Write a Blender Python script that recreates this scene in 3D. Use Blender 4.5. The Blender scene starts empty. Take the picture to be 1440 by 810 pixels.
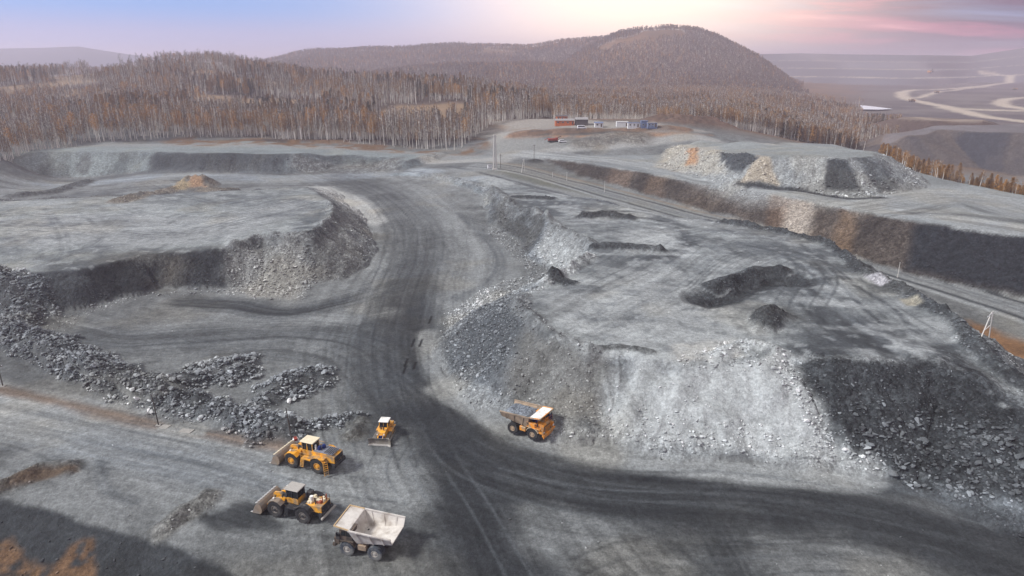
import bpy, bmesh, math, random
import numpy as np
from mathutils import Vector, Matrix, Euler

# ------------------------------------------------------------------ camera, sky, sun, exposure
SC = bpy.context.scene
COL = SC.collection
CAMH = 65.0
PITCH = math.radians(18.0)
FPX = 955.0                                   # focal length in pixels of the 1440 px wide photograph
cam_data = bpy.data.cameras.new('camera')
cam = bpy.data.objects.new('camera', cam_data)
COL.objects.link(cam)
cam.location = (0, 0, CAMH)
cam.rotation_euler = (math.pi / 2 - PITCH, 0, 0)
cam_data.sensor_width = 36.0
cam_data.lens = 36.0 * FPX / 1440.0
cam_data.clip_start = 0.5
cam_data.clip_end = 60000
SC.camera = cam

SUN_EL = math.radians(42)
SUN_AZ = math.radians(-105)                   # clockwise from +Y (the view direction): the light comes from the left
world = bpy.data.worlds.new('World')
SC.world = world
world.use_nodes = True
wn, wl = world.node_tree.nodes, world.node_tree.links
wn.clear()


def N(nodes, t, **kw):
    n = nodes.new(t)
    for k, v in kw.items():
        setattr(n, k, v)
    return n


def build_sky():
    out = N(wn, 'ShaderNodeOutputWorld')
    bg = N(wn, 'ShaderNodeBackground')
    bg.inputs['Strength'].default_value = 0.055
    sky = N(wn, 'ShaderNodeTexSky', sky_type='NISHITA')
    sky.sun_disc = False
    sky.sun_elevation = SUN_EL
    sky.sun_rotation = SUN_AZ
    sky.air_density = 1.0
    sky.dust_density = 0.4
    sky.ozone_density = 2.0
    tc = N(wn, 'ShaderNodeTexCoord')
    sep = N(wn, 'ShaderNodeSeparateXYZ')
    wl.new(tc.outputs['Generated'], sep.inputs[0])

    def M(op, a, b=None, c=None):
        n = N(wn, 'ShaderNodeMath', operation=op)
        for i, v in enumerate((a, b, c)):
            if v is None:
                continue
            if isinstance(v, (int, float)):
                n.inputs[i].default_value = v
            else:
                wl.new(v, n.inputs[i])
        return n.outputs[0]

    def ramp(v, stops, mode='EASE'):
        r = N(wn, 'ShaderNodeValToRGB')
        r.color_ramp.interpolation = mode
        e = r.color_ramp.elements
        while len(e) < len(stops):
            e.new(0.5)
        for el, (p, c) in zip(e, stops):
            el.position = p
            el.color = c if len(c) == 4 else (*c, 1)
        wl.new(v, r.inputs[0])
        return r.outputs[0]

    def mix(f, a, b, bt='MIX'):
        n = N(wn, 'ShaderNodeMix', data_type='RGBA', blend_type=bt)
        if isinstance(f, (int, float)):
            n.inputs[0].default_value = f
        else:
            wl.new(f, n.inputs[0])
        for i, v in ((6, a), (7, b)):
            if isinstance(v, tuple):
                n.inputs[i].default_value = (*v, 1)
            else:
                wl.new(v, n.inputs[i])
        return n.outputs[2]

    X, Y, Z = sep.outputs
    el = M('ARCSINE', Z)                                   # radians
    az = M('ARCTAN2', X, Y)                                # 0 = +Y, positive to the right
    # layered cloud: streaks drawn out along the horizon, thicker towards the right-hand side of the sky
    comb = N(wn, 'ShaderNodeCombineXYZ')
    wl.new(M('MULTIPLY', az, 2.2), comb.inputs[0])
    wl.new(M('ADD', M('MULTIPLY', el, 26.0), M('MULTIPLY', az, 1.3)), comb.inputs[1])
    nz = N(wn, 'ShaderNodeTexNoise')
    nz.inputs['Scale'].default_value = 1.6
    nz.inputs['Detail'].default_value = 7
    nz.inputs['Roughness'].default_value = 0.56
    nz.inputs['Distortion'].default_value = 0.5
    wl.new(comb.outputs[0], nz.inputs['Vector'])
    cl = nz.outputs['Fac']
    # cover: clear on the left, closed on the right
    cover = ramp(M('ADD', M('MULTIPLY', M('SINE', M('SUBTRACT', az, 0.28)), 0.5), 0.5),
                 [(0.0, (0.10,) * 3), (0.40, (0.20,) * 3), (0.52, (0.66,) * 3), (0.62, (0.92,) * 3), (1.0, (0.95,) * 3)], 'B_SPLINE')
    cover = M('ADD', cover, ramp(el, [(0.18, (0,) * 3), (0.6, (.55,) * 3)]))      # a veil of high cloud overhead
    f = M('ADD', M('MULTIPLY', M('SUBTRACT', cl, 0.5), 2.4), M('SUBTRACT', M('MULTIPLY', cover, 2.0), 0.75))
    f = M('MINIMUM', M('MAXIMUM', f, 0.0), 1.0)
    low = ramp(cl, [(0.36, (.12, .10, .80)), (0.50, (.55, .18, 1.15)), (0.60, (4.0, .9, 2.1)), (0.74, (9.5, 4.0, 4.8))])
    high = ramp(cl, [(0.30, (3.9, 3.8, 4.0)), (0.50, (5.6, 5.4, 5.5)), (0.72, (7.8, 7.6, 7.5))])
    hi = ramp(el, [(0.10, (0,) * 3), (0.45, (1,) * 3)])
    tint = mix(hi, low, high)
    # clear sky: Nishita, with the rosy dusk band along the horizon
    dusk = ramp(el, [(0.0, (.60,) * 3), (0.035, (.34,) * 3), (0.075, (0,) * 3)])
    blue = mix(ramp(el, [(0.02, (.75,) * 3), (0.35, (.35,) * 3), (0.8, (0,) * 3)]), sky.outputs[0], (1.0, 3.1, 8.2))
    base = mix(dusk, blue, (6.4, 4.4, 5.0))
    # the evening light behind the ridge: a broad warm veil
    gx = M('MULTIPLY', M('SUBTRACT', az, 0.17), 3.7)
    gy = M('MULTIPLY', M('SUBTRACT', el, 0.085), 9.0)
    g = M('EXPONENT', M('MULTIPLY', M('ADD', M('MULTIPLY', gx, gx), M('MULTIPLY', gy, gy)), -1.0))
    c1 = mix(f, base, tint)
    c2 = mix(M('MULTIPLY', g, 0.92), c1, (15.5, 11.8, 9.0))
    wl.new(c2, bg.inputs['Color'])
    wl.new(bg.outputs[0], out.inputs['Surface'])


build_sky()

sun_data = bpy.data.lights.new('sun', 'SUN')
sun_data.energy = 2.1
sun_data.angle = math.radians(12)
sun_data.color = (1.0, 0.98, 0.945)
sun = bpy.data.objects.new('sun', sun_data)
COL.objects.link(sun)
sd = Vector((math.sin(SUN_AZ) * math.cos(SUN_EL), math.cos(SUN_AZ) * math.cos(SUN_EL), math.sin(SUN_EL)))
sun.rotation_euler = sd.to_track_quat('Z', 'Y').to_euler()
sun.location = (-60, 20, 120)

SC.view_settings.view_transform = 'Standard'
SC.view_settings.look = 'None'
SC.view_settings.gamma = 1.0
SC.view_settings.use_curve_mapping = False
SC.view_settings.exposure = 1.2
SC.render.engine = 'CYCLES'
SC.cycles.use_denoising = True
SC.cycles.max_bounces = 6
SC.cycles.diffuse_bounces = 3
SC.cycles.glossy_bounces = 2
SC.cycles.volume_bounces = 1
SC.cycles.transparent_max_bounces = 6

random.seed(7)
RNG = np.random.default_rng(11)
# ------------------------------------------------------------------ helpers: rays, noise
CP, SP = math.cos(PITCH), math.sin(PITCH)


def ray(px, py):
    a = (px - 720.0) / FPX
    b = (py - 405.0) / FPX
    return a, CP - SP * b, -SP - CP * b


def at(px, py, z):
    """world XY of the photograph's pixel on the level z"""
    dx, dy, dz = ray(px, py)
    t = (z - CAMH) / dz
    return dx * t, dy * t


def _hash(ix, iy, seed):
    h = (ix * 374761393 + iy * 668265263 + seed * 974634777) & 0xFFFFFFFF
    h = ((h ^ (h >> 13)) * 1274126177) & 0xFFFFFFFF
    h = (h ^ (h >> 16)) & 0xFFFFFFFF
    return h / 4294967295.0


def vn(x, y, seed=0):
    fx, fy = np.floor(x), np.floor(y)
    ix, iy = fx.astype(np.int64), fy.astype(np.int64)
    tx, ty = x - fx, y - fy
    tx = tx * tx * tx * (tx * (tx * 6 - 15) + 10)
    ty = ty * ty * ty * (ty * (ty * 6 - 15) + 10)
    a, b = _hash(ix, iy, seed), _hash(ix + 1, iy, seed)
    c, d = _hash(ix, iy + 1, seed), _hash(ix + 1, iy + 1, seed)
    return (a + (b - a) * tx + (c - a) * ty + (a - b - c + d) * tx * ty) * 2 - 1


def fbm(x, y, scale, octv=4, seed=0, gain=0.5):
    x, y = x / scale, y / scale
    r, amp, tot = 0, 1.0, 0.0
    for o in range(octv):
        r = r + amp * vn(x, y, seed + o * 17)
        tot += amp
        x, y = (x * 1.6 - y * 1.2) + 13.7, (x * 1.2 + y * 1.6) - 7.1
        amp *= gain
    return r / tot


def sstep(a, b, x):
    t = np.clip((x - a) / (b - a), 0, 1)
    return t * t * (3 - 2 * t)


def smax(a, b, k):
    return 0.5 * (a + b + np.sqrt((a - b) ** 2 + k * k)) - 0.5 * k * np.exp(-np.abs(a - b) / k)


def seg_dist(x, y, P, closed):
    """distance, arc length and signed offset to a polyline P (n,2)"""
    n = len(P)
    best = np.full(x.shape, 1e18)
    bs = np.zeros(x.shape)
    bo = np.zeros(x.shape)
    acc = 0.0
    for i in range(n if closed else n - 1):
        ax, ay = P[i]
        bx, by = P[(i + 1) % n]
        ex, ey = bx - ax, by - ay
        L2 = ex * ex + ey * ey + 1e-9
        L = math.sqrt(L2)
        t = np.clip(((x - ax) * ex + (y - ay) * ey) / L2, 0, 1)
        qx, qy = x - ax - ex * t, y - ay - ey * t
        d2 = qx * qx + qy * qy
        m = d2 < best
        best = np.where(m, d2, best)
        bs = np.where(m, acc + t * L, bs)
        bo = np.where(m, (ex * (y - ay) - ey * (x - ax)) / L, bo)
        acc += L
    return np.sqrt(best), bs, bo


def inside(x, y, P):
    n = len(P)
    c = np.zeros(x.shape, bool)
    for i in range(n):
        ax, ay = P[i]
        bx, by = P[(i + 1) % n]
        if ay == by:
            continue
        m = ((ay > y) != (by > y)) & (x < (bx - ax) * (y - ay) / (by - ay) + ax)
        c ^= m
    return c


def smooth_line(P, sub=5):
    P = np.asarray(P, float)
    if len(P) < 3:
        return P
    Q = np.vstack([2 * P[0] - P[1], P, 2 * P[-1] - P[-2]])
    out = []
    for i in range(1, len(Q) - 2):
        for k in range(sub):
            t = k / sub
            p0, p1, p2, p3 = Q[i - 1], Q[i], Q[i + 1], Q[i + 2]
            out.append(0.5 * (2 * p1 + (p2 - p0) * t + (2 * p0 - 5 * p1 + 4 * p2 - p3) * t * t + (3 * p1 - p0 - 3 * p2 + p3) * t ** 3))
    out.append(P[-1])
    return np.array(out)


def xyz(pts):
    """[(px,py,z),...] -> array of world x,y,z"""
    return np.array([(*at(p[0], p[1], p[2]), p[2]) for p in pts])


# ------------------------------------------------------------------ the lie of the land
# base levels (pixel, level): the quarry floor, the ramp to the back, the corridor on the right
CTRL = xyz([(600, 800, 0), (300, 640, .3), (900, 700, 0), (1200, 720, -.5), (1430, 750, -1.5), (600, 600, 0), (560, 480, .8), (300, 470, .3),
            (100, 500, .8), (0, 600, .5), (-300, 600, 1), (500, 420, 1.3), (570, 350, 3), (600, 300, 5.5), (520, 270, 7.2), (430, 250, 9),
            (200, 255, 9.3), (20, 255, 9.3), (-200, 260, 9), (47, 242, 9.7), (200, 243, 9.8), (395, 242, 9.8), (540, 240, 9.5),
            (650, 214, 14.3), (600, 210, 15), (480, 203, 18), (350, 196, 20), (150, 203, 20), (0, 222, 19),
            (700, 234, 13.2), (720, 192, 22), (702, 215, 15.5), (800, 180, 27), (880, 180, 27), (940, 184, 26.5), (950, 197, 22), (900, 160, 25),
            (760, 250, 10.8), (780, 246, 10.6), (800, 251, 10.0), (830, 259, 9.5), (860, 267, 8.8), (920, 282, 7.8), (960, 292, 7.2), (1000, 304, 6.8), (1140, 335, 6.5), (1300, 383, 5), (1440, 432, 4.2), (1440, 500, 1.5), (1395, 480, 1.8), (1600, 500, 2),
            (1100, 190, 8), (1250, 205, -3), (1430, 262, -6), (1600, 300, -6), (980, 560, 2), (1000, 420, 5), (250, 320, 6)])


def fit_tps(C):
    n = len(C)
    d = np.sqrt(((C[:, None, :2] - C[None, :, :2]) ** 2).sum(-1)) / 100
    K = np.where(d > 0, d * d * np.log(d + 1e-12), 0)
    Pm = np.c_[np.ones(n), C[:, :2] / 100]
    A = np.zeros((n + 3, n + 3))
    A[:n, :n] = K + np.eye(n) * 0.002
    A[:n, n:] = Pm
    A[n:, :n] = Pm.T
    return np.linalg.solve(A, np.r_[C[:, 2], 0, 0, 0])


TPS = fit_tps(CTRL)


def base_level(x, y):
    r = TPS[-3] + TPS[-2] * x / 100 + TPS[-1] * y / 100
    for i in range(len(CTRL)):
        d2 = ((x - CTRL[i, 0]) ** 2 + (y - CTRL[i, 1]) ** 2) / 1e4 + 1e-9
        r = r + TPS[i] * 0.5 * d2 * np.log(d2)
    return np.clip(r, -9, 30)


# heaps and benches: crest outline (pixel, level, slope), they fall away at their slope
PILES = {
    'spoil_bench': dict(pts=[(-250, 388, 10, .8), (17, 378, 10, .75), (50, 383, 10, .74), (100, 380, 10.2, .74), (160, 368, 10.2, .78), (197, 357, 10.2, .82),
                             (253, 353, 10.5, .85), (310, 350, 11, .8), (333, 340, 12, .62), (367, 333, 12.6, .55), (430, 331, 13, .52),
                             (457, 317, 13, .6), (467, 303, 13, .66), (468, 287, 12.6, .62), (457, 277, 12, .5), (430, 263, 11, .25),
                             (340, 268, 10.5, .15), (200, 275, 10, .15), (0, 283, 10, .15), (-250, 285, 10, .15)], rough=1.0),
    'far_bench': dict(pts=[(-250, 230, 17, .6), (20, 221, 18, .7), (47, 214, 20, .75), (113, 212, 20, .8), (197, 212, 20, .8), (290, 215, 19.7, .85),
                           (410, 216, 19, .75), (480, 217, 16, .5), (540, 220, 15, .45), (570, 226, 14, .4), (620, 214, 14.5, .3), (480, 205, 18, .3),
                           (350, 198, 20, .3), (150, 203, 20, .3), (0, 212, 20, .3), (-250, 215, 20, .3)], rough=.7),
    'dump_plateau': dict(pts=[(557, 243, 10.5, .5), (597, 247, 10.5, .5), (660, 260, 10.2, .55), (693, 267, 10.7, .6), (705, 280, 11, .65),
                              (717, 293, 11, .65), (750, 303, 11, .65), (770, 313, 11.7, .62), (800, 333, 12, .62), (827, 343, 12, .62),
                              (834, 362, 12, .6), (795, 382, 12, .6), (757, 402, 12, .55), (735, 415, 12, .5), (727, 430, 12.2, .5),
                              (747, 447, 12.2, .55), (773, 470, 11.8, .62), (807, 483, 11.5, .66), (827, 493, 11.5, .68), (880, 495, 11.5, .7),
                              (920, 505, 11.3, .7), (960, 513, 11.3, .7), (1027, 508, 11.6, .7), (1070, 510, 11.9, .7), (1105, 495, 12.6, .66),
                              (1160, 497, 13, .58), (1213, 501, 13, .55), (1307, 499, 13, .52), (1360, 520, 11.8, .5), (1420, 572, 9, .45), (1500, 640, 5.5, .45),
                              (1530, 620, 5.5, .6), (1440, 543, 9.2, .6), (1410, 521, 10, .6), (1377, 487, 11.5, .6), (1353, 457, 12, .6),
                              (1320, 433, 12, .6), (1293, 417, 12, .6), (1247, 395, 12, .6), (1217, 383, 12, .6), (1167, 344, 12, .5),
                              (1093, 325, 12, .4), (1023, 313, 12, .35), (960, 305, 12, .3), (900, 294, 12, .3), (840, 283, 12, .25), (773, 269, 11.7, .25),
                              (700, 250, 11.6, .2), (640, 238, 11.2, .2), (590, 234, 10.7, .3)], rough=1.0),
    'rail_embankment': dict(pts=[(763, 220, 16, .5), (813, 227, 16, .55), (880, 238, 16, .6), (960, 252, 16, .62), (1060, 267, 16.5, .64), (1147, 283, 17, .66),
                                 (1217, 297, 17.5, .66), (1293, 311, 18, .68), (1327, 315, 18.3, .68), (1440, 330, 18.5, .7), (1600, 350, 18.5, .7),
                                 (1600, 300, 18, .5), (1440, 274, 17.5, .5), (1330, 252, 17.5, .5), (1285, 240, 17.5, .5), (1240, 218, 18, .5),
                                 (1173, 203, 18, .4), (1000, 195, 18, .3), (880, 198, 18, .3), (790, 208, 16.5, .25), (740, 215, 15.5, .2)], rough=.5),
    'striped_heap': dict(pts=[(948, 208, 21.5, .55), (985, 211, 24, .6), (1010, 213, 26, .62), (1070, 219, 28.3, .62), (1143, 219, 29, .62), (1193, 222, 29, .6),
                              (1233, 219, 29, .52), (1227, 212, 29.3, .5), (1173, 207, 29, .5), (1070, 200, 27, .5), (993, 197, 24, .5), (955, 203, 22, .5)], rough=1.5),
    'dark_dump': dict(pts=[(1236, 203, 7, .4), (1290, 190, 14, .42), (1327, 182, 17, .42), (1440, 187, 17, .42), (1700, 190, 17, .42), (1700, 172, 17, .4),
                           (1440, 174, 17, .4), (1340, 176, 17, .4), (1250, 190, 8, .3)], rough=.6),
    'brown_dump': dict(pts=[(1262, 167, 15, .3), (1310, 170, 15, .3), (1380, 172, 14, .3), (1384, 168, 14, .3), (1270, 164, 15, .3)], rough=.6),
}
for _k, p in PILES.items():
    a = np.array(p['pts'], float)
    w = xyz(a[:, :3])
    p['P'] = w[:, :2]
    p['z'] = w[:, 2]
    p['s'] = a[:, 3]
    reach = (p['z'].max() + 10) / p['s'].min() if _k != 'rail_embankment' else 60
    reach = min(reach, 70)
    p['bb'] = (w[:, 0].min() - reach, w[:, 0].max() + reach, w[:, 1].min() - reach, w[:, 1].max() + reach)

# low ridges and heaps laid on top: (name, pixels, level, half width m, height m, lumpiness)
BUMPS = [
    ('rubble_berm', [(-120, 462, 1), (0, 470, 1), (40, 492, .6), (90, 515, .5), (150, 540, .3), (220, 562, .3), (300, 580, .3), (370, 600, .2), (405, 610, .2)], 5.2, 2.6, .5),
    ('rubble_berm', [(-100, 425, 1), (10, 432, 1), (40, 455, 1)], 8.0, 3.5, .5),
    ('rubble_berm', [(20, 470, 1), (70, 486, .6), (120, 512, .4), (170, 530, .3), (235, 553, .3)], 5.5, 2.2, .5),
    ('boulder_heap', [(262, 540, .3), (300, 533, .3), (335, 528, .3)], 5.5, 1.7, .5),
    ('boulder_heap', [(285, 521, .3), (315, 515, .3), (340, 512, .3)], 5.0, 2.0, .5),
    ('boulder_heap', [(372, 566, .2), (400, 553, .2), (435, 540, .2)], 5.5, 1.8, .5),
    ('boulder_heap', [(395, 545, .2), (425, 532, .2), (448, 528, .2)], 4.6, 1.6, .5),
    ('boulder_heap', [(436, 600, .2), (470, 594, .2), (505, 588, .2)], 2.2, 1.1, .4),
    ('gravel_mound', [(498, 612, .1), (510, 595, .1)], 2.6, 1.2, .3),
    ('gravel_mound', [(-30, 690, .3), (20, 680, .3), (60, 660, .3), (100, 657, .3)], 2.6, 1.5, .3),
    ('gravel_mound', [(232, 745, 0), (262, 722, 0), (290, 703, 0)], 2.6, 1.3, .3),
    ('orange_heap', [(268, 258, 9.5), (285, 258, 9.5)], 9, 4.6, .3),
    ('orange_heap', [(170, 285, 9.5), (215, 272, 9.5), (262, 262, 9.5), (320, 268, 9.5)], 7, 1.8, .4),
    ('low_heap', [(28, 266, 9.5), (70, 262, 9.5), (120, 250, 9.5)], 7, 1.7, .4),
    # on the plateau
    ('dark_heap', [(1074, 455, 12.5), (1085, 443, 12.5)], 4.6, 3.6, .3),
    ('dark_hollow', [(1000, 418, 12), (1030, 408, 12), (1060, 396, 12), (1090, 390, 12), (1115, 392, 12)], 7.0, -2.2, .3),
    ('dark_heap', [(1005, 402, 12), (1035, 390, 12), (1070, 380, 12), (1098, 380, 12)], 3.4, 1.5, .5),
    ('pale_ridge', [(826, 362, 12), (800, 380, 12), (765, 398, 12)], 3.2, 2.2, .4),
    ('dark_heap', [(800, 398, 12), (770, 390, 12)], 3.0, 1.0, .4),
    ('dark_heap', [(838, 349, 12), (870, 350, 12), (905, 351, 12), (928, 353, 12)], 3.2, 2.0, .4),
    ('dark_heap', [(820, 304, 12), (850, 303, 12), (885, 307, 12)], 3.6, 2.0, .4),
    ('dark_heap', [(720, 277, 11.7), (750, 277, 11.7), (775, 279, 11.7)], 3.0, 1.2, .4),
    ('dark_ridge', [(735, 300, 11.5), (752, 301, 11.5), (772, 312, 11.7)], 4, 1.6, .3),
    ('pale_ridge', [(1010, 500, 11.7), (1040, 486, 12), (1070, 487, 12), (1095, 494, 12.5)], 2.6, 1.2, .4),
    ('dark_ridge', [(830, 491, 11.5), (870, 488, 11.5), (915, 495, 11.5)], 1.6, .7, .3),
    ('rim_berm', [(1015, 313, 12), (1093, 326, 12), (1150, 338, 12), (1180, 352, 12), (1215, 383, 12), (1245, 397, 12), (1290, 418, 12), (1340, 450, 12), (1375, 487, 11.5), (1410, 522, 10), (1440, 545, 9)], 3.4, 1.9, .5),
    ('crest_rim', [(690, 266, 10.7), (705, 280, 11), (717, 292, 11), (735, 298, 11), (752, 302, 11)], 4.5, 2.4, .5),
    ('crest_rim', [(717, 292, 11), (706, 306, 8), (694, 322, 5)], 4.0, 1.6, .5),
    ('crest_rim', [(766, 312, 11.6), (783, 322, 12), (800, 332, 12), (828, 344, 12)], 4.2, 2.4, .5),
    ('crest_rim', [(766, 312, 11.6), (752, 328, 8), (738, 346, 5)], 4.0, 1.6, .5),
    ('crest_rim', [(735, 416, 12), (727, 430, 12), (748, 447, 12), (775, 470, 11.7), (808, 484, 11.5), (828, 493, 11.5)], 2.6, 1.1, .5),
    ('crest_rim', [(333, 341, 12), (367, 333, 12.6), (430, 331, 13), (457, 317, 13), (467, 303, 13), (468, 287, 12.6)], 3.6, 1.7, .5),
    ('crest_rim', [(600, 247, 10.5), (640, 254, 10.3), (672, 262, 10.4)], 4.0, 1.5, .5),
    ('side_hump', [(830, 208, 18), (865, 205, 18), (895, 206, 18)], 14, 2.6, .3),
    ('pole_mound', [(750, 226, 14.5), (753, 226, 14.5)], 6, 1.6, .2),
    ('yard_bank', [(730, 188, 23.5), (800, 188, 24), (870, 187, 24.5), (960, 188, 24)], 8, 1.5, .2),
    ('red_mound', [(930, 178, 26), (965, 178, 26), (1000, 182, 22)], 22, 6, .3),
]
BUMPS = [(n, np.array(smooth_line(xyz(p)[:, :2], 4)) if len(p) > 2 else xyz(p)[:, :2], w, h, l) for n, p, w, h, l in BUMPS]

# the bank that falls away in the lower left corner
CUT = np.array([at(*p) for p in [(-260, 640, .3), (-100, 668, .3), (0, 691, .2), (78, 709, 0), (130, 732, 0), (213, 750, 0), (259, 762, 0), (337, 792, 0), (400, 815, 0), (520, 880, 0),
                                 (520, 1400, 0), (-900, 1400, 0), (-900, 640, 0)]])


def sky_pts(L):
    """[(px,py,Y)] of a ridge -> u=x/y, level, distance"""
    r = []
    for px, py, Yd in L:
        dx, dy, dz = ray(px, py)
        r.append((dx / dy, CAMH + Yd * dz / dy, Yd))
    return np.array(sorted(r))


# ridges: ground line on the sky (the trees stand above it), foot distance
RIDGES = [
    (sky_pts([(-500, 112, 800), (0, 112, 820), (60, 110, 840), (130, 103, 900), (190, 93, 950), (245, 86, 980), (300, 89, 980), (370, 100, 930), (440, 114, 880),
              (500, 121, 800), (560, 124, 720), (600, 125, 700), (650, 133, 660), (720, 150, 620), (800, 166, 590), (880, 180, 560), (930, 186, 540), (1100, 230, 540)]),
     lambda u: np.interp(u, [-.9, -.5, -.2, 0, .1, .2], [430, 440, 450, 455, 500, 520]), 900, 1.1, 5.0),
    (sky_pts([(-600, 100, 2400), (200, 100, 2300), (340, 94, 2300), (385, 87, 2250), (430, 75, 2250), (480, 72, 2250), (560, 70, 2300), (640, 65, 2350), (740, 67, 2400), (790, 59, 2400), (850, 55, 2400),
              (920, 54, 2400), (1000, 80, 2400), (1100, 120, 2300), (1300, 150, 2300)]),
     lambda u: 1350 + 0 * u, 2000, 1.3, 14.0),
    (sky_pts([(640, 150, 1750), (720, 126, 1800), (780, 100, 1850), (830, 70, 1900), (870, 50, 1900), (910, 43, 1900), (945, 41, 1900), (980, 44, 1880), (1015, 56, 1850), (1050, 75, 1800),
              (1090, 102, 1700), (1130, 137, 1550), (1170, 160, 1450), (1300, 200, 1400)]),
     lambda u: 1150 + 0 * u, 1200, 1.25, 10.0),
    (sky_pts([(-700, 90, 4200), (-100, 70, 4200), (0, 68, 4200), (60, 67, 4200), (110, 65, 4200), (140, 70, 4200), (180, 76, 4200), (230, 82, 4200), (300, 89, 4200), (420, 96, 4200), (600, 100, 4200)]),
     lambda u: 2900 + 0 * u, 3000, 1.2, 10.0),
    (sky_pts([(200, 150, 1500), (400, 128, 1500), (480, 114, 1500), (560, 101, 1520), (620, 96, 1550), (680, 97, 1560), (740, 92, 1600), (790, 96, 1600), (850, 112, 1550), (920, 132, 1500), (1100, 160, 1450)]),
     lambda u: 1120 + 0 * u, 500, 1.2, 9.0),
]


def land(x, y, want=False):
    y = np.maximum(y, 1.0)
    u = x / y
    zb = base_level(x, y)
    zf = 20 - 21 * sstep(.30, .50, u) - 10 * sstep(-.2, -.9, u) * 0
    zf = zf + 6 * sstep(1300, 2400, y) * sstep(.3, .5, u)
    z = zb + (zf - zb) * sstep(480, 640, y)
    z = z + fbm(x, y, 260, 3, 5) * 5 * sstep(560, 900, y)
    zone = np.zeros(x.shape, np.int16)
    zd = np.full(x.shape, 99.0)
    zs = np.zeros(x.shape)
    zw = np.ones(x.shape)
    # hills
    for k, (R, foot, back, ex, ns) in enumerate(RIDGES):
        zr = np.interp(u, R[:, 0], R[:, 1])
        yr = np.interp(u, R[:, 0], R[:, 2])
        yf = foot(u)
        t = np.clip((y - yf) / np.maximum(yr - yf, 30), 0, 1)
        prof = np.where(y < yr, (t * t * (3 - 2 * t)) * .55 + .45 * t, 1 - sstep(0, 1, (y - yr) / back) * .9)
        h = zf + (zr - zf) * prof ** ex + fbm(x, y, 40 * ns, 4, 31 + k) * ns * np.sin(np.clip(t, 0, 1) * math.pi) * .9
        m = (y > yf) & (h > z) & (zr > zf - 5)
        z = np.where(m, h, z)
        zone = np.where(m, 20 + k, zone)
    # far stepped dumps on the right
    edge = 2500 + 240 * vn(u * 9, u * 0 + 3.3, 5)
    st = np.clip((y - edge) / 650, 0, 1) * 4
    stp = (np.floor(st) + sstep(.45, 1.0, st - np.floor(st))) / 4
    top = np.interp(u, [.30, .40, .55, .64, .70, .78, 1.2], [122, 126, 115, 116, 145, 180, 190])
    hm = -1 + top * stp * sstep(.24, .33, u)
    m = (hm > z) & (y > edge) & (u > .2)
    z = np.where(m, hm, z)
    zone = np.where(m, 26, zone)
    # heaps and benches of the quarry
    for k, (name, p) in enumerate(PILES.items()):
        x0, x1, y0, y1 = p['bb']
        m = (x > x0) & (x < x1) & (y > y0) & (y < y1)
        if not m.any():
            continue
        xm, ym = x[m], y[m]
        d, s, _ = seg_dist(xm, ym, p['P'], True)
        d = np.where(inside(xm, ym, p['P']), -d, d)
        w = 1.0 / ((xm[:, None] - p['P'][None, :, 0]) ** 2 + (ym[:, None] - p['P'][None, :, 1]) ** 2 + 4.0) ** 1.5
        w /= w.sum(1, keepdims=True)
        zt = w @ p['z']
        sl = w @ p['s']
        rg = p['rough']
        on = np.clip(d / 6, 0, 1)
        dd = d + rg * (fbm(xm, ym, 26, 2, 61 + k) * 1.8 * np.clip(1 - np.abs(d) / 40, .2, 1) + fbm(xm, ym, 9, 3, 71 + k) * 1.7 * np.clip(1 - np.abs(d) / 40, .2, 1)) + rg * on * vn(s / 2.6, s * 0 + .5, 40 + k) * .2 + rg * on * vn(s / 8, s * 0 + .5, 50 + k) * 1.3 + rg * on * fbm(xm, ym, 4, 2, 60 + k) * .6
        h = zt - sl * 0.5 * (dd + np.sqrt(dd * dd + .35)) + fbm(xm, ym, 22, 3, 90 + k) * .35 * np.clip(-d / 8, 0, 1)
        zz = z[m]
        if name == 'striped_heap':
            h = np.where(zz < 14.5, -50, h)
        fr = np.clip((h - zz) / np.maximum(zt - zz, .5), 0, 1)
        wob = fbm(xm, ym, 6, 2, 66 + k) * 1.2
        gr = (1 - np.abs(vn((s + wob) / 2.0, d * .06, 81 + k))) * .8 + vn((s + wob) / 5.5, d * .03, 82 + k) * .8 - .5
        h = h + np.where(d > 0, rg * 2.6 * fr * (1 - fr) * gr, 0)
        zn = smax(zz, h, .35)
        z[m] = np.where(h > zz - 1.5, zn, zz)
        hit = h > zz + .05
        zw[m] = np.where(hit, np.clip((h - zz) / .8, 0, 1), zw[m] * np.clip(1 - (h - zz + .5), 0, 1))
        zone[m] = np.where(hit, k + 1, zone[m])
        zd[m] = np.where(hit, d, zd[m])
        zs[m] = np.where(hit, s, zs[m])
    bump = np.zeros(x.shape, np.int16)
    bw = np.zeros(x.shape)
    for k, (name, P, hw, hh, lump) in enumerate(BUMPS):
        m = (x > P[:, 0].min() - 2 * hw) & (x < P[:, 0].max() + 2 * hw) & (y > P[:, 1].min() - 2 * hw) & (y < P[:, 1].max() + 2 * hw)
        if not m.any():
            continue
        xm, ym = x[m], y[m]
        d, s, _ = seg_dist(xm, ym, P, False)
        d = d * (1 + .35 * fbm(xm, ym, hw * .9, 2, 140 + k)) + .12 * hw * vn(s / (hw * .8), s * 0, 160 + k)
        t = np.clip(1 - d / hw, 0, 1)
        b = hh * (t ** 1.1) * (1 + lump * fbm(xm, ym, 2.4, 2, 150 + k))
        z[m] = z[m] + b
        bump[m] = np.where(t > .03, k + 1, bump[m])
        bw[m] = np.where(t > .03, np.clip(t * 2.2, 0, 1), bw[m])
    # the bank below the near road
    m = (y < 120) & (x < 30)
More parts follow.
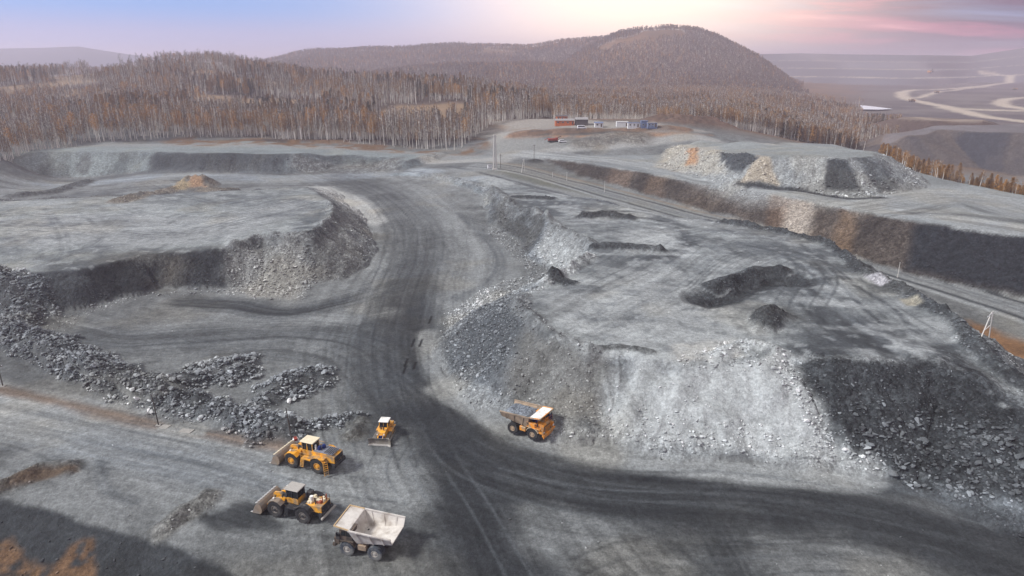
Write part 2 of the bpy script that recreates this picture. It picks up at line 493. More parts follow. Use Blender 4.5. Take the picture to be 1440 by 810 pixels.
    if m.any():
        xm, ym = x[m], y[m]
        ins = inside(xm, ym, CUT)
        d, s, _ = seg_dist(xm, ym, CUT[:10], False)
        d = np.where(ins, d, -d) + fbm(xm, ym, 7, 3, 201) * 1.3
        z[m] = z[m] - .5 * .5 * (d + np.sqrt(d * d + 3)) * (np.where(ins, 1, np.clip(1 + d / 3, 0, 1)))
        zone[m] = np.where(d > 0.4, 30, zone[m])
        zd[m] = np.where(d > .4, d, zd[m])
    # unevenness of worked ground
    near = np.clip(1 - (y - 300) / 400, 0, 1)
    onslope = np.where((zone > 0) & (zone < 20), np.clip(zd / 3, 0, 1), 0) * np.where(zd < 90, 1, 0)
    z = z + near * (fbm(x, y, 14, 3, 301) * .22 + fbm(x, y, 2.2, 3, 302) * (.06 + .22 * onslope + .22 * (bump > 0)))
    rid = 1 - np.abs(fbm(x, y, 7, 3, 306)) * 2.2
    z = z + near * onslope * (fbm(x, y, 6, 3, 305) * .7 + rid * .45 * np.clip(zd / 8, 0, 1))
    if want:
        return z, zone, zd, zs, bump, zw, bw
    return z


# grid: columns fan out from the camera's foot, rows get longer with distance
def make_rows():
    r = [12.0]
    while r[-1] < 14000:
        y = r[-1]
        dy = max(.30, y * y * 4.0e-5) if y > 48 else 1.2
        if y > 124:
            dy = .62
        if y > 240:
            dy = 1.0
        if y > 340:
            dy = 1.45
        if y > 520:
            dy = max(1.45, (y - 520) * .022 + 1.45)
        if 2180 < y < 3450:
            dy = 16
        r.append(y + dy)
    return np.array(r)


ROWS = make_rows()
_side = .86 + 2.6 * (np.arange(1, 37) / 36.0) ** 2.0
UU = np.r_[-_side[::-1], np.linspace(-.86, .86, 740), _side]
NU = len(UU)


def ucol(u):
    return np.clip(np.searchsorted(UU, u) - 1, 0, NU - 2)


GX = (ROWS[:, None] * UU[None, :])
GY = np.repeat(ROWS[:, None], NU, 1)
GZ, ZONE, ZD, ZS, BUMP, ZW, BW = land(GX.ravel(), GY.ravel(), True)
GZ, ZONE, ZD, ZS, BUMP, ZW, BW = [a.reshape(GX.shape) for a in (GZ, ZONE, ZD, ZS, BUMP, ZW, BW)]


def ground(x, y):
    """level of the built mesh under a point (bilinear on the grid)"""
    x = np.atleast_1d(np.asarray(x, float))
    y = np.atleast_1d(np.asarray(y, float))
    i = np.clip(np.searchsorted(ROWS, y) - 1, 0, len(ROWS) - 2)
    fy = np.clip((y - ROWS[i]) / (ROWS[i + 1] - ROWS[i]), 0, 1)
    j = ucol(x / y)
    fx = np.clip((x / y - UU[j]) / (UU[j + 1] - UU[j]), 0, 1)
    a = GZ[i, j] * (1 - fx) + GZ[i, j + 1] * fx
    b = GZ[i + 1, j] * (1 - fx) + GZ[i + 1, j + 1] * fx
    return a * (1 - fy) + b * fy


def gz(x, y):
    return float(ground(x, y)[0])


def hit(px, py):
    """first point of the land on the sight line through a pixel"""
    dx, dy, dz = ray(px, py)
    yy = ROWS
    zz = ground(yy * dx / dy, yy)
    rz = CAMH + yy * dz / dy
    k = np.nonzero(rz <= zz)[0]
    if len(k) == 0:
        i = len(yy) - 1
        return np.array([yy[i] * dx / dy, yy[i], zz[i]])
    i = k[0]
    if i == 0:
        return np.array([yy[0] * dx / dy, yy[0], zz[0]])
    a, b = rz[i - 1] - zz[i - 1], rz[i] - zz[i]
    t = a / (a - b)
    Yh = yy[i - 1] + t * (yy[i] - yy[i - 1])
    return np.array([Yh * dx / dy, Yh, zz[i - 1] + t * (zz[i] - zz[i - 1])])


def hits(L):
    return np.array([hit(*p) for p in L])
# ------------------------------------------------------------------ colour of the ground (tones of dirt, dust and rock, some shade between stones painted in)
X, Y, Z = GX.ravel(), GY.ravel(), GZ.ravel()
zone, zd, zs, bmp, zw, bw = ZONE.ravel(), ZD.ravel(), ZS.ravel(), BUMP.ravel(), ZW.ravel(), BW.ravel()
NV = X.size
n1 = fbm(X, Y, 30, 4, 401)
n2 = fbm(X, Y, 7, 4, 402)
n3 = fbm(X, Y, 1.8, 3, 403)
CC = np.zeros((NV, 3))
GR = np.full(NV, .18)


def g3(v, t=(1, 1, 1)):
    return np.array([v * t[0], v * t[1], v * t[2]])


COOL = (.935, .99, 1.055)
NEU = (1.0, 1.0, .985)
BLUE = (.89, .98, 1.02)
WARM = (1.15, 1.0, .82)
RUST = np.array([.30, .135, .055])
GRASS = np.array([.165, .098, .058])


def lay(m, c):
    m = np.clip(m, 0, 1)[:, None]
    c = np.asarray(c)
    CC[:] = CC * (1 - m) + c * m


def area(pix, soft=2.0, ragged=1.5, seed=1, sub=0):
    P = hits(pix)[:, :2]
    pad = soft + ragged * 2 + 2
    m = (X > P[:, 0].min() - pad) & (X < P[:, 0].max() + pad) & (Y > P[:, 1].min() - pad) & (Y < P[:, 1].max() + pad)
    r = np.zeros(NV)
    if m.any():
        d, _, _ = seg_dist(X[m], Y[m], P, True)
        d = np.where(inside(X[m], Y[m], P), d, -d) + ragged * fbm(X[m], Y[m], 5 + soft, 3, seed)
        r[m] = sstep(-soft, soft, d)
    return r


def stroke(pix, hw, soft=2.0, ragged=1.0, seed=1, streak=.0, freq=1.6, xy=None):
    """a worn band along a line: mask, with lengthwise streaks"""
    P = smooth_line(hits(pix)[:, :2], 5) if xy is None else xy
    pad = hw + soft + 2 * ragged + 2
    m = (X > P[:, 0].min() - pad) & (X < P[:, 0].max() + pad) & (Y > P[:, 1].min() - pad) & (Y < P[:, 1].max() + pad)
    r = np.zeros(NV)
    if m.any():
        d, s, o = seg_dist(X[m], Y[m], P, False)
        e = hw - d + ragged * fbm(X[m], Y[m], 8, 3, seed)
        v = sstep(-soft, soft, e)
        if streak:
            q = vn(o * freq, s * .045, seed + 3) * .6 + vn(o * freq * 2.3, s * .09, seed + 4) * .4
            v = v * (1 - streak + streak * (.5 + .9 * q))
        r[m] = np.clip(v, 0, 1)
    return r


def flow(pix, hw, amp, freq=.9, seed=1, soft=8.0):
    """scraped and driven-over ground: light and dark streaks along the way of the traffic"""
    P = smooth_line(hits(pix)[:, :2], 5)
    pad = hw + soft
    m = (X > P[:, 0].min() - pad) & (X < P[:, 0].max() + pad) & (Y > P[:, 1].min() - pad) & (Y < P[:, 1].max() + pad)
    m &= (zone == 0) | (zd < 0)
    d, s, o = seg_dist(X[m], Y[m], P, False)
    w = sstep(-soft, soft, hw - d)
    wob = fbm(X[m], Y[m], 25, 2, seed + 9) * 2.5
    q = vn((o + wob) * freq * .35, s * .02, seed) * .45 + vn((o + wob) * freq, s * .035, seed + 1) * .35 + vn((o + wob) * freq * 2.6, s * .08, seed + 2) * .3
    CC[m] *= (1 + amp * w * q * (1 - .45 * np.clip(RDW[m], 0, 1)))[:, None]


def tracks(pix, n, spread, seed, dark=.055, alpha=.45, hw=.24, gauge=3.2, keep=None):
    """pairs of tyre marks that wander about a line"""
    P = smooth_line(hits(pix)[:, :2], 5)
    r = random.Random(seed)
    T = np.gradient(P, axis=0)
    T /= np.linalg.norm(T, axis=1, keepdims=True) + 1e-9
    Nn = np.stack([-T[:, 1], T[:, 0]], 1)
    s = np.r_[0, np.cumsum(np.linalg.norm(np.diff(P, axis=0), axis=1))]
    for k in range(n):
        a, b = sorted((r.random(), r.random()))
        if b - a < .25:
            a, b = max(0, a - .2), min(1, b + .2)
        i0, i1 = int(a * (len(P) - 1)), int(b * (len(P) - 1)) + 1
        if i1 - i0 < 3:
            continue
        off = r.gauss(0, spread) + r.gauss(0, spread * .25) * np.sin(s / r.uniform(25, 60) + r.uniform(0, 6))
        for g in (-gauge / 2, gauge / 2):
            Q = (P + Nn * (off + g)[:, None])[i0:i1]
            m = stroke(None, hw, .3, .12, seed + k, .75, 1.0, xy=Q)
            if keep is not None:
                m = m * keep
            lay(m * alpha * r.uniform(.5, 1), g3(dark if r.random() < .82 else .15, COOL))


# general floor
v = .150 * (1 + .26 * n1 + .26 * n2 + .16 * n3)
CC[:] = v[:, None] * np.array(NEU)
# far ground and forest floor
far = sstep(440, 520, Y)
lay(far, np.array([.125, .085, .058]))
lay(far * sstep(-.1, .3, fbm(X, Y, 90, 3, 411)), np.array([.17, .105, .065]))
m = (zone == 20)
lay(m * 1.0, np.array([.085, .064, .054]))
lay(m * sstep(.15, .45, fbm(X, Y, 70, 2, 611)), np.array([.20, .14, .09]))
lay((zone == 23) * 1.0, np.array([.03, .045, .07]))
lay((zone == 26) * 1.0, np.array([.11, .11, .125]))
edge_ = 2500 + 240 * vn(X / Y * 9, X * 0 + 3.3, 5)
st_ = np.clip((Y - edge_) / 650, 0, 1) * 4
fr_ = st_ - np.floor(st_)
lay((zone == 26) * (fr_ < .45) * (st_ < 4), np.array([.42, .36, .28]))
lay((zone == 26) * (fr_ >= .45) * sstep(-.2, .6, fbm(X, Y * .3, 260, 3, 417)), np.array([.20, .19, .20]))
u_all = X / Y
plain = sstep(.42, .55, u_all) * sstep(700, 900, Y) * (zone != 26)
lay(plain, np.array([.085, .075, .078]))
lay(plain * sstep(0, .4, fbm(X, Y, 140, 3, 416)), np.array([.13, .115, .11]))

ZN = list(PILES.keys())


def zmask(name, lo=None, hi=None, soft=1.0):
    m = (zone == ZN.index(name) + 1) * zw
    if lo is not None:
        m = m * sstep(lo - soft, lo + soft, zd)
    if hi is not None:
        m = m * (1 - sstep(hi - soft, hi + soft, zd))
    return m


def bands(scale, seed):
    return vn(zs / scale + zd * .004, zs * 0 + .37, seed) * .7 + vn(zs / scale * 2.7, zs * 0 + 1.37, seed + 1) * .3


# tops and faces
def topface(name, top, face, face2, sc, seed, gr=.8):
    t = zmask(name, None, 0)
    lay(t, g3(1, top) * (1 + .20 * n1 + .16 * n2)[:, None])
    f = zmask(name, .3, None, .8)
    b = np.clip(.5 + (1.5 if name in ('striped_heap', 'dark_dump') else .85) * bands(sc, seed) + .25 * n2, 0, 1)[:, None]
    lay(f, (np.array(face) * (1 - b) + np.array(face2) * b) * (1 + .25 * n3)[:, None])
    GR[:] = GR * (1 - f) + gr * f


topface('spoil_bench', (.20, .205, .20), g3(.10, NEU), g3(.17, NEU), 9, 501)
topface('far_bench', (.19, .205, .205), g3(.10, BLUE), g3(.165, BLUE), 16, 511, .55)
topface('dump_plateau', (.19, .195, .195), g3(.115, COOL), g3(.17, COOL), 7, 521)
topface('rail_embankment', (.20, .205, .205), np.array([.066, .055, .050]), np.array([.105, .083, .070]), 12, 531, .9)
topface('striped_heap', (.21, .215, .21), g3(.105, COOL), g3(.23, NEU), 9, 541, .7)
topface('dark_dump', (.13, .12, .125), np.array([.045, .047, .056]), np.array([.10, .085, .078]), 22, 551, .6)
topface('brown_dump', (.15, .12, .10), np.array([.07, .05, .045]), np.array([.09, .065, .055]), 22, 555, .6)

# far bench: pale grey-green left, dark wall to the right, rubble at the end
lay(area([(5, 238), (47, 214), (200, 212), (215, 242)], 6, 6, 61) * zmask('far_bench', -3), g3(.20, (.92, 1.0, .99)) * (1 + .4 * bands(12, 62))[:, None])
lay(area([(215, 217), (412, 215), (396, 244), (205, 244)], 3, 3, 63) * zmask('far_bench', -1) * (.75 + .35 * bands(14, 67)), g3(.066, COOL))
lay(area([(40, 244), (60, 222), (80, 222), (70, 244)], 3, 3, 64) * zmask('far_bench', -1) * .6, g3(.085, BLUE))
lay(area([(105, 244), (118, 216), (130, 216), (125, 244)], 2, 2, 65) * zmask('far_bench', -1) * .7, g3(.09, NEU))
lay(area([(150, 244), (168, 216), (180, 216), (175, 244)], 2, 2, 66) * zmask('far_bench', -1) * .5, g3(.08, BLUE))
lay(area([(400, 242), (414, 216), (570, 221), (560, 242)], 3, 3, 64), g3(.15, NEU) * (1 + .5 * n3)[:, None])
GR = np.maximum(GR, area([(400, 242), (414, 216), (570, 221), (560, 242)], 3, 3, 64))
lay(stroke([(0, 208), (150, 204), (300, 204), (450, 207), (560, 214), (640, 221), (700, 225)], 7, 4, 2, 65), g3(.21, NEU))
# grassy verge of the forest
lay(area([(230, 199), (262, 193), (360, 193), (480, 199), (560, 206), (640, 213), (668, 205), (690, 195), (694, 205), (660, 219), (600, 216), (480, 208), (380, 203), (260, 205)], 6, 7, 66) * sstep(-.35, .25, n2), GRASS)
lay(area([(700, 196), (860, 192), (960, 195), (1000, 190), (960, 186), (860, 187), (780, 188), (705, 190)], 5, 6, 68), np.array([.26, .15, .09]))
lay(area([(700, 176), (760, 172), (775, 178), (720, 186)], 6, 5, 69), np.array([.22, .14, .085]))
lay(area([(720, 187), (800, 184), (880, 184), (905, 183), (905, 187), (800, 190), (720, 191)], 3, 2, 70), g3(.08, NEU))
# yard and the roads around it
lay(area([(690, 172), (760, 166), (790, 168), (930, 176), (1000, 186), (940, 184), (870, 181), (760, 181), (715, 183)], 6, 4, 71), g3(.22, (1.10, 1.0, .90)))
lay(stroke([(690, 232), (712, 219), (709, 205), (700, 193), (716, 187), (760, 182)], 5, 4, 1.5, 72), g3(.25, (1.06, 1.0, .93)))
lay(area([(700, 195), (760, 196), (800, 200), (770, 212), (720, 220), (700, 215)], 6, 5, 73), g3(.20, (1.03, 1, .95)))
lay(stroke([(600, 225), (690, 224), (760, 214), (830, 204), (900, 199), (1000, 197), (1090, 203)], 5.5, 3, 1.5, 74), g3(.26, (1.04, 1.0, .95)))
lay(stroke([(740, 217), (800, 220), (880, 228), (960, 240), (1040, 254), (1140, 276), (1240, 292), (1340, 306), (1450, 322)], 9, 5, 2, 75, .35), g3(.24, NEU))
lay(stroke([(1280, 280), (1350, 272), (1450, 300)], 14, 9, 4, 76, .4), g3(.25, NEU))
lay(stroke([(1290, 300), (1360, 303), (1440, 312)], 3, 3, 1, 77, .5), g3(.10, COOL))

# embankment face: brown bands, a pale spill, dark rock to the right
e = zmask('rail_embankment', .5)
lay(area([(1072, 322), (1110, 278), (1142, 284), (1140, 330)], 2, 2, 81) * e, np.array([.26, .225, .20]))
lay(area([(1166, 342), (1182, 290), (1198, 294), (1200, 352)], 2, 2, 82) * e * .5, np.array([.20, .125, .075]))
lay(area([(1060, 318), (1088, 270), (1110, 276), (1088, 325)], 2, 2, 83) * e * .35, np.array([.17, .10, .065]))
lay(area([(846, 262), (860, 236), (890, 240), (880, 270)], 2, 2, 84) * e * .4, np.array([.19, .125, .09]))
lay(area([(900, 275), (915, 246), (935, 250), (930, 285)], 2, 2, 84) * e * .4, np.array([.18, .12, .085]))
lay(area([(1275, 380), (1288, 309), (1330, 314), (1470, 330), (1480, 430)], 2, 1.5, 85) * e, np.array([.040, .043, .050]))
lay(zmask('rail_embankment', -2, .8, .6) * sstep(-.2, .4, n2), g3(.22, NEU))

# corridor: greenish bank, service road, ballast, brown edge
lay(area([(690, 236), (760, 246), (860, 272), (960, 300), (1080, 328), (1000, 318), (900, 296), (800, 272), (720, 250)], 5, 3, 91) * (zone == 0), np.array([.135, .135, .115]))
def level_line(pts):
    return smooth_line([at(*q) for q in pts], 5)


road_c = level_line([(670, 228, 14.4), (760, 247, 10.8), (860, 273, 8.7), (960, 300, 7.2), (1140, 345, 6.3), (1300, 393, 5), (1440, 436, 4.1), (1540, 468, 3.8)])
offc = 1 - zmask('rail_embankment', 0, None, .5)
lay((zone == 0) * area([(690, 236), (760, 250), (860, 275), (960, 300), (1440, 434), (1440, 470), (1200, 352), (960, 292), (860, 262), (760, 240)], 3, 2, 92) * .4, np.array([.17, .165, .15]))


def shift(P, o):
    T = np.gradient(P, axis=0)
    T /= np.linalg.norm(T, axis=1, keepdims=True)
    return P + np.stack([-T[:, 1], T[:, 0]], 1) * o


lay(stroke(None, 4.2, 1.0, .3, 92, .3, xy=road_c) * offc, g3(.20, NEU))
for o_ in (-1.1, 1.1):
    lay(stroke(None, .55, .4, .1, 93, .4, xy=shift(road_c, o_)) * offc * .7, g3(.10, COOL))
lay(stroke(None, .8, .4, .1, 94, xy=shift(road_c, 4.9)) * offc, g3(.07, COOL))
lay(stroke(None, 1.3, .6, .2, 95, .3, xy=shift(road_c, 7.0)) * offc, g3(.19, (1.03, 1, .94)))
lay(stroke(None, .9, .5, .1, 96, xy=shift(road_c, -5.4)) * offc, g3(.075, COOL))
lay(stroke(None, .8, .7, .4, 97, xy=shift(road_c, 9.5)) * offc * .7, np.array([.20, .15, .11]))
lay(stroke(None, 1.1, .6, .2, 98, xy=shift(road_c, -7.4)) * offc, g3(.24, NEU))
lay(area([(1330, 440), (1365, 450), (1455, 487), (1470, 560), (1400, 500)], 2, 2, 97) * (zone == 0), np.array([.21, .115, .062]) * (1 + .35 * n2)[:, None])
lay(stroke([(640, 238), (720, 255), (800, 272), (880, 291), (960, 308), (1040, 322), (1120, 343)], 4, 3, 1.5, 98, .3), g3(.20, NEU))
lay(stroke([(630, 234), (700, 249), (790, 272)], 1.5, 1, .5, 99, .3), g3(.09, COOL))

# striped heap
e = zmask('striped_heap', -1)
lay(area([(918, 235), (945, 204), (1005, 206), (1020, 246), (960, 242)], 3, 3, 101), np.array([.30, .275, .24]))
lay(area([(966, 233), (968, 208), (982, 209), (980, 230)], 1.5, 1.5, 102), np.array([.33, .19, .11]))
lay(area([(1042, 256), (1062, 220), (1080, 220), (1100, 262)], .9, 1.6, 103) * e, np.array([.32, .27, .215]))
lay(area([(1012, 214), (1070, 220), (1042, 246), (1024, 240)], .9, 1.6, 104) * e, g3(.085, COOL))
lay(area([(1160, 224), (1190, 224), (1210, 272), (1160, 268)], .9, 1.6, 105) * e, g3(.075, COOL))
lay(area([(1205, 222), (1216, 222), (1270, 270), (1240, 275)], .9, 1.6, 106) * e * .7, g3(.085, COOL))
lay(stroke([(1040, 258), (1120, 268), (1190, 279), (1240, 278)], 2, 1.5, 1, 107), g3(.065, COOL))
# far mine: dump faces, roads, bright benches
lay(area([(1160, 155), (1230, 165), (1240, 195), (1200, 200)], 25, 20, 111) * .6, np.array([.19, .13, .085]))
lay(stroke([(1240, 166), (1300, 167), (1375, 169)], 8, 8, 3, 112), np.array([.25, .20, .16]))
for i, L in enumerate([[(1450, 172), (1380, 163), (1320, 148), (1282, 141), (1268, 132), (1280, 127), (1310, 126), (1350, 124), (1395, 119), (1420, 115), (1405, 106), (1380, 102)],
                       [(1290, 138), (1330, 128), (1390, 122)], [(1450, 137), (1415, 140), (1408, 146), (1425, 151), (1450, 154)], [(1330, 152), (1400, 155), (1450, 156)]]):
    lay(stroke(L, 14 if i != 1 else 8, 9, 5, 113 + i), np.array([.40, .345, .28]))

# ---- main plateau: dusty lights and dark traffic
P3 = zmask('dump_plateau', None, 1.0)
lay(area([(560, 245), (600, 233), (690, 246), (650, 260)], 4, 3, 121) * P3, g3(.31, COOL))
lay(area([(760, 420), (850, 380), (960, 370), (1040, 420), (1050, 470), (1000, 500), (880, 490), (780, 470)], 7, 6, 122) * P3, g3(.255, NEU))
lay(area([(940, 505), (950, 485), (1030, 478), (1045, 500), (1000, 510)], 2, 2, 123) * P3, np.array([.36, .34, .315]))
lay(area([(880, 322), (950, 325), (960, 350), (870, 345)], 4, 3, 124) * P3, g3(.29, NEU))
lay(area([(720, 280), (800, 282), (900, 300), (900, 312), (800, 318), (740, 300)], 5, 4, 125) * P3 * .8, g3(.10, COOL))
lay(stroke([(880, 296), (940, 312), (965, 335), (950, 358), (900, 362)], 3.5, 2.5, 1, 126, .5), g3(.085, COOL))
lay(area([(985, 415), (1000, 395), (1060, 378), (1115, 378), (1120, 395), (1060, 420), (1010, 432)], 3, 3, 127) * P3, g3(.062, COOL))
lay(area([(1120, 470), (1200, 450), (1330, 470), (1400, 530), (1310, 505), (1200, 505), (1105, 495)], 5, 6, 128) * P3, g3(.088, COOL))
lay(area([(1090, 380), (1140, 372), (1180, 420), (1200, 470), (1160, 480), (1110, 440)], 5, 6, 129) * P3 * .6, g3(.11, COOL))
for i, L in enumerate([[(1090, 345), (1125, 375), (1160, 395), (1190, 420)], [(1130, 345), (1150, 370), (1165, 395)], [(1110, 410), (1150, 398), (1165, 388)], [(1090, 380), (1130, 400), (1150, 430), (1160, 470)],
                       [(980, 330), (1060, 345), (1150, 365), (1230, 420)], [(1150, 355), (1175, 385), (1250, 430), (1290, 470)], [(970, 405), (1010, 370), (1060, 350), (1130, 350)],
                       [(1130, 430), (1180, 470), (1240, 490)], [(1200, 420), (1260, 470), (1310, 490)]]):
    for off in (-1.5, 0, 1.6):
        LL = [(a + off * 3, b + off * 1.5) for a, b in L]
        lay(stroke(LL, .45, .35, .2, 131 + i, .6) * P3 * .75, g3(.075, COOL))
# pale spill (front of the plateau) and the dark one beside it
F3 = zmask('dump_plateau', -1.5)
lay(area([(735, 440), (775, 470), (860, 500), (880, 610), (790, 600), (700, 560)], 3, 3, 141) * F3, g3(.155, (1.03, 1.0, .95)) * (1 + .3 * bands(5, 142))[:, None])
lay(area([(880, 490), (960, 508), (1035, 500), (1100, 490), (1135, 537), (1175, 612), (1230, 660), (1100, 660), (930, 645), (850, 620)], 3, 3, 143) * F3, g3(.265, NEU) * (1 + .25 * bands(4, 144) + .1 * n2)[:, None])
lay(area([(1000, 520), (1100, 505), (1160, 600), (1120, 625), (1020, 610)], 4, 4, 145) * F3 * .8, g3(.31, NEU) * (1 + .15 * n2)[:, None])
dk = area([(1106, 489), (1213, 501), (1310, 499), (1345, 488), (1420, 540), (1500, 590), (1560, 760), (1440, 718), (1330, 690), (1213, 655), (1175, 612), (1136, 540)], 1.8, 2.6, 146)
lay(dk * zmask('dump_plateau', -2.5), g3(.060, COOL) * (1 + .35 * n2 + .3 * n3 + .25 * bands(6, 147))[:, None])
lay(dk * (1 - zmask('dump_plateau')), g3(.075, COOL))
lay(area([(1213, 660), (1330, 690), (1440, 712), (1500, 730), (1500, 770), (1440, 740), (1320, 712), (1230, 690)], 2, 2, 148), g3(.105, COOL) * (1 + .3 * n2)[:, None])
GR = np.maximum(GR, dk)
# left faces of the string of heaps
lay(area([(535, 262), (557, 243), (600, 247), (660, 260), (680, 270), (665, 285), (580, 275)], 3, 3, 151) * F3, g3(.22, BLUE) * (1 + .3 * bands(6, 152))[:, None])
lay(area([(668, 272), (690, 268), (690, 285), (672, 290)], 2, 2, 153) * F3, g3(.21, (1.02, 1, .93)))
lay(area([(690, 275), (715, 290), (765, 305), (735, 365), (690, 330)], 3, 2, 154) * F3, g3(.085, NEU))
lay(area([(770, 316), (825, 344), (800, 372), (752, 352)], 2, 2, 155) * F3, g3(.27, NEU) * (1 + .3 * bands(3, 156))[:, None])
lay(area([(640, 500), (620, 450), (700, 400), (735, 420), (742, 445), (700, 545)], 3, 3, 157) * F3, g3(.095, COOL))  # rubble flank: ground darkened to paint shade into the gaps between its stones

# left bench: dust, darker wall, rubble fan
P1 = zmask('spoil_bench', None, .5)
lay(area([(0, 310), (120, 300), (300, 305), (400, 285), (450, 275), (440, 300), (330, 330), (200, 350), (60, 350), (0, 345)], 7, 6, 161) * P1, g3(.235, NEU))
lay(area([(430, 262), (470, 262), (520, 285), (545, 310), (530, 318), (480, 288)], 3, 2, 162), g3(.29, (1.04, 1.0, .95)))
lay(area([(45, 375), (160, 360), (200, 348), (320, 343), (300, 356), (160, 372), (60, 390)], 3, 4, 163) * .7, g3(.085, NEU))
lay(area([(395, 330), (420, 312), (455, 295), (462, 305), (440, 330)], 3, 3, 164) * .7, g3(.11, COOL))
w = area([(45, 384), (160, 368), (255, 353), (318, 350), (318, 412), (200, 416), (127, 440), (60, 470), (40, 440)], 2, 2, 165)
lay(w * zmask('spoil_bench', -.5), g3(.055, COOL) * (1 + .45 * n2 + .45 * bands(5, 168))[:, None])
lay(area([(215, 400), (222, 362), (262, 358), (258, 404)], 4, 3, 166) * zmask('spoil_bench', .5) * .7, np.array([.10, .088, .075]))
lay(area([(320, 412), (318, 352), (340, 338), (430, 333), (440, 400), (420, 420), (360, 420)], 2, 3, 167), g3(.19, (1.03, 1, .95)) * (1 + .2 * n3)[:, None])
lay(area([(440, 400), (462, 300), (475, 285), (530, 320), (510, 365), (480, 410)], 2, 2, 168) * zmask('spoil_bench', 0), g3(.15, (1.03, 1, .96)) * (1 + .3 * bands(2.5, 169))[:, None])
for i, L in enumerate([[(60, 292), (75, 320), (85, 350), (70, 370)], [(65, 292), (90, 325), (95, 350)], [(105, 295), (140, 325), (130, 345), (60, 370)], [(230, 305), (330, 290), (430, 275)], [(170, 318), (140, 335), (60, 375)]]):
    for off in (0, 1.4):
        lay(stroke([(a + off * 3, b + off * .6) for a, b in L], .32, .4, .2, 171 + i, .6) * P1 * .6, g3(.08, COOL))
# back floor on the left
lay(stroke([(0, 283), (120, 275), (300, 285), (420, 265)], 6, 6, 4, 181, .4) * .6, g3(.10, COOL))
lay(stroke([(0, 255), (200, 250), (330, 250), (460, 250), (540, 245)], 8, 5, 3, 182, .4), g3(.22, COOL))
lay(stroke([(30, 243), (200, 244), (400, 243)], 3, 2, 2, 183, .3) * .7, g3(.10, COOL))

blot = fbm(X * .6 + Y * .25, Y, 9, 4, 851)
lay(P3 * sstep(.05, .4, blot) * .6, g3(.10, COOL))
lay(P3 * sstep(.08, .45, -blot) * .6, g3(.33, NEU))
lay(P1 * sstep(.05, .45, blot) * .5, g3(.11, COOL))
lay(P1 * sstep(.10, .5, -blot) * .5, g3(.30, NEU))
fleck = fbm(X, Y, 2.6, 3, 855)
lay((P3 + P1) * sstep(.18, .5, fleck) * .45, g3(.09, COOL))
lay((P3 + P1) * sstep(.22, .5, -fleck) * .35, g3(.36, NEU))
# ---- haul roads
lay(stroke([(660, 240), (600, 275), (640, 320), (690, 370), (660, 420), (610, 450), (600, 490)], 7, 6, 3, 190, .5) * .6, g3(.23, NEU))
hl = stroke([(720, 850), (690, 790), (655, 720), (615, 650), (590, 590), (572, 530), (565, 470), (575, 410), (592, 360), (590, 320), (560, 285), (520, 262), (480, 250)], 10.5, 5, 2.5, 191, .25, 1.1)
upr = 1 - .55 * sstep(140, 215, Y)
lay(hl * .92 * upr, g3(.066, COOL) * (1 + .15 * n2)[:, None])
core = stroke([(720, 850), (700, 800), (670, 730), (635, 660), (605, 600), (580, 540), (570, 480), (578, 420), (594, 365)], 6, 4, 1.5, 192, .2, 1.1)
lay(core * .9 * upr, g3(.046, (.93, .98, 1.08)))
br = stroke([(595, 590), (640, 630), (720, 665), (820, 690), (930, 700), (1050, 705), (1180, 722), (1300, 748), (1480, 800)], 7.0, 3.0, 1.5, 193, .22, 1.2)
lay(br * .97, g3(.048, (.93, .98, 1.07)) * (1 + .15 * n2)[:, None])
lay(stroke([(690, 700), (800, 730), (950, 770), (1010, 830)], 2.5, 2, 1, 194, .5) * .8, g3(.065, COOL))
lay(stroke([(880, 700), (980, 720), (1020, 760), (1050, 820)], 3.0, 2, 1, 195, .5) * .85, g3(.055, COOL))
lay(stroke([(1200, 715), (1290, 740), (1350, 780), (1380, 830)], 4, 3, 1, 196, .5) * .85, g3(.058, COOL))
lay(area([(730, 715), (800, 728), (890, 740), (960, 790), (950, 815), (800, 815), (740, 760)], 3, 4, 197) * .75, g3(.165, NEU) * (1 + .3 * n2)[:, None])
lay(area([(1080, 745), (1180, 752), (1270, 790), (1240, 830), (1120, 830), (1075, 790)], 3, 4, 198) * .7, g3(.16, NEU) * (1 + .3 * n2)[:, None])
lay(stroke([(560, 400), (480, 425), (400, 440), (330, 430), (260, 425)], 4.5, 3, 1.5, 199, .5), g3(.075, COOL))
lay(stroke([(590, 540), (520, 490), (420, 470), (300, 475), (180, 480), (110, 470)], 7, 6, 3, 200, .6) * .7, g3(.095, COOL))
lay(stroke([(540, 560), (470, 510), (400, 500), (300, 495)], 3, 3, 2, 201, .6) * .6, g3(.085, COOL))
lay(stroke([(545, 440), (480, 450), (400, 460), (300, 452), (200, 462)], 3, 2.5, 1, 202, .6) * .6, g3(.20, NEU))
lay(stroke([(500, 330), (530, 360), (530, 400), (500, 440)], 3, 3, 1.5, 203, .6) * .7, g3(.21, NEU))
lay(stroke([(650, 300), (700, 355), (690, 395), (640, 420)], 2.2, 2, 1, 204, .6) * .7, g3(.09, COOL))
lay(stroke([(622, 545), (700, 590), (800, 625), (960, 655), (1130, 672), (1220, 668)], 3.0, 1.5, .8, 205, .3), g3(.235, NEU))
lay(area([(1130, 655), (1215, 650), (1235, 685), (1150, 672)], 1.5, 1.5, 206), g3(.26, NEU))
lay(stroke([(600, 470), (612, 520), (640, 560)], 2.4, 2, 1, 207, .3), g3(.22, NEU))
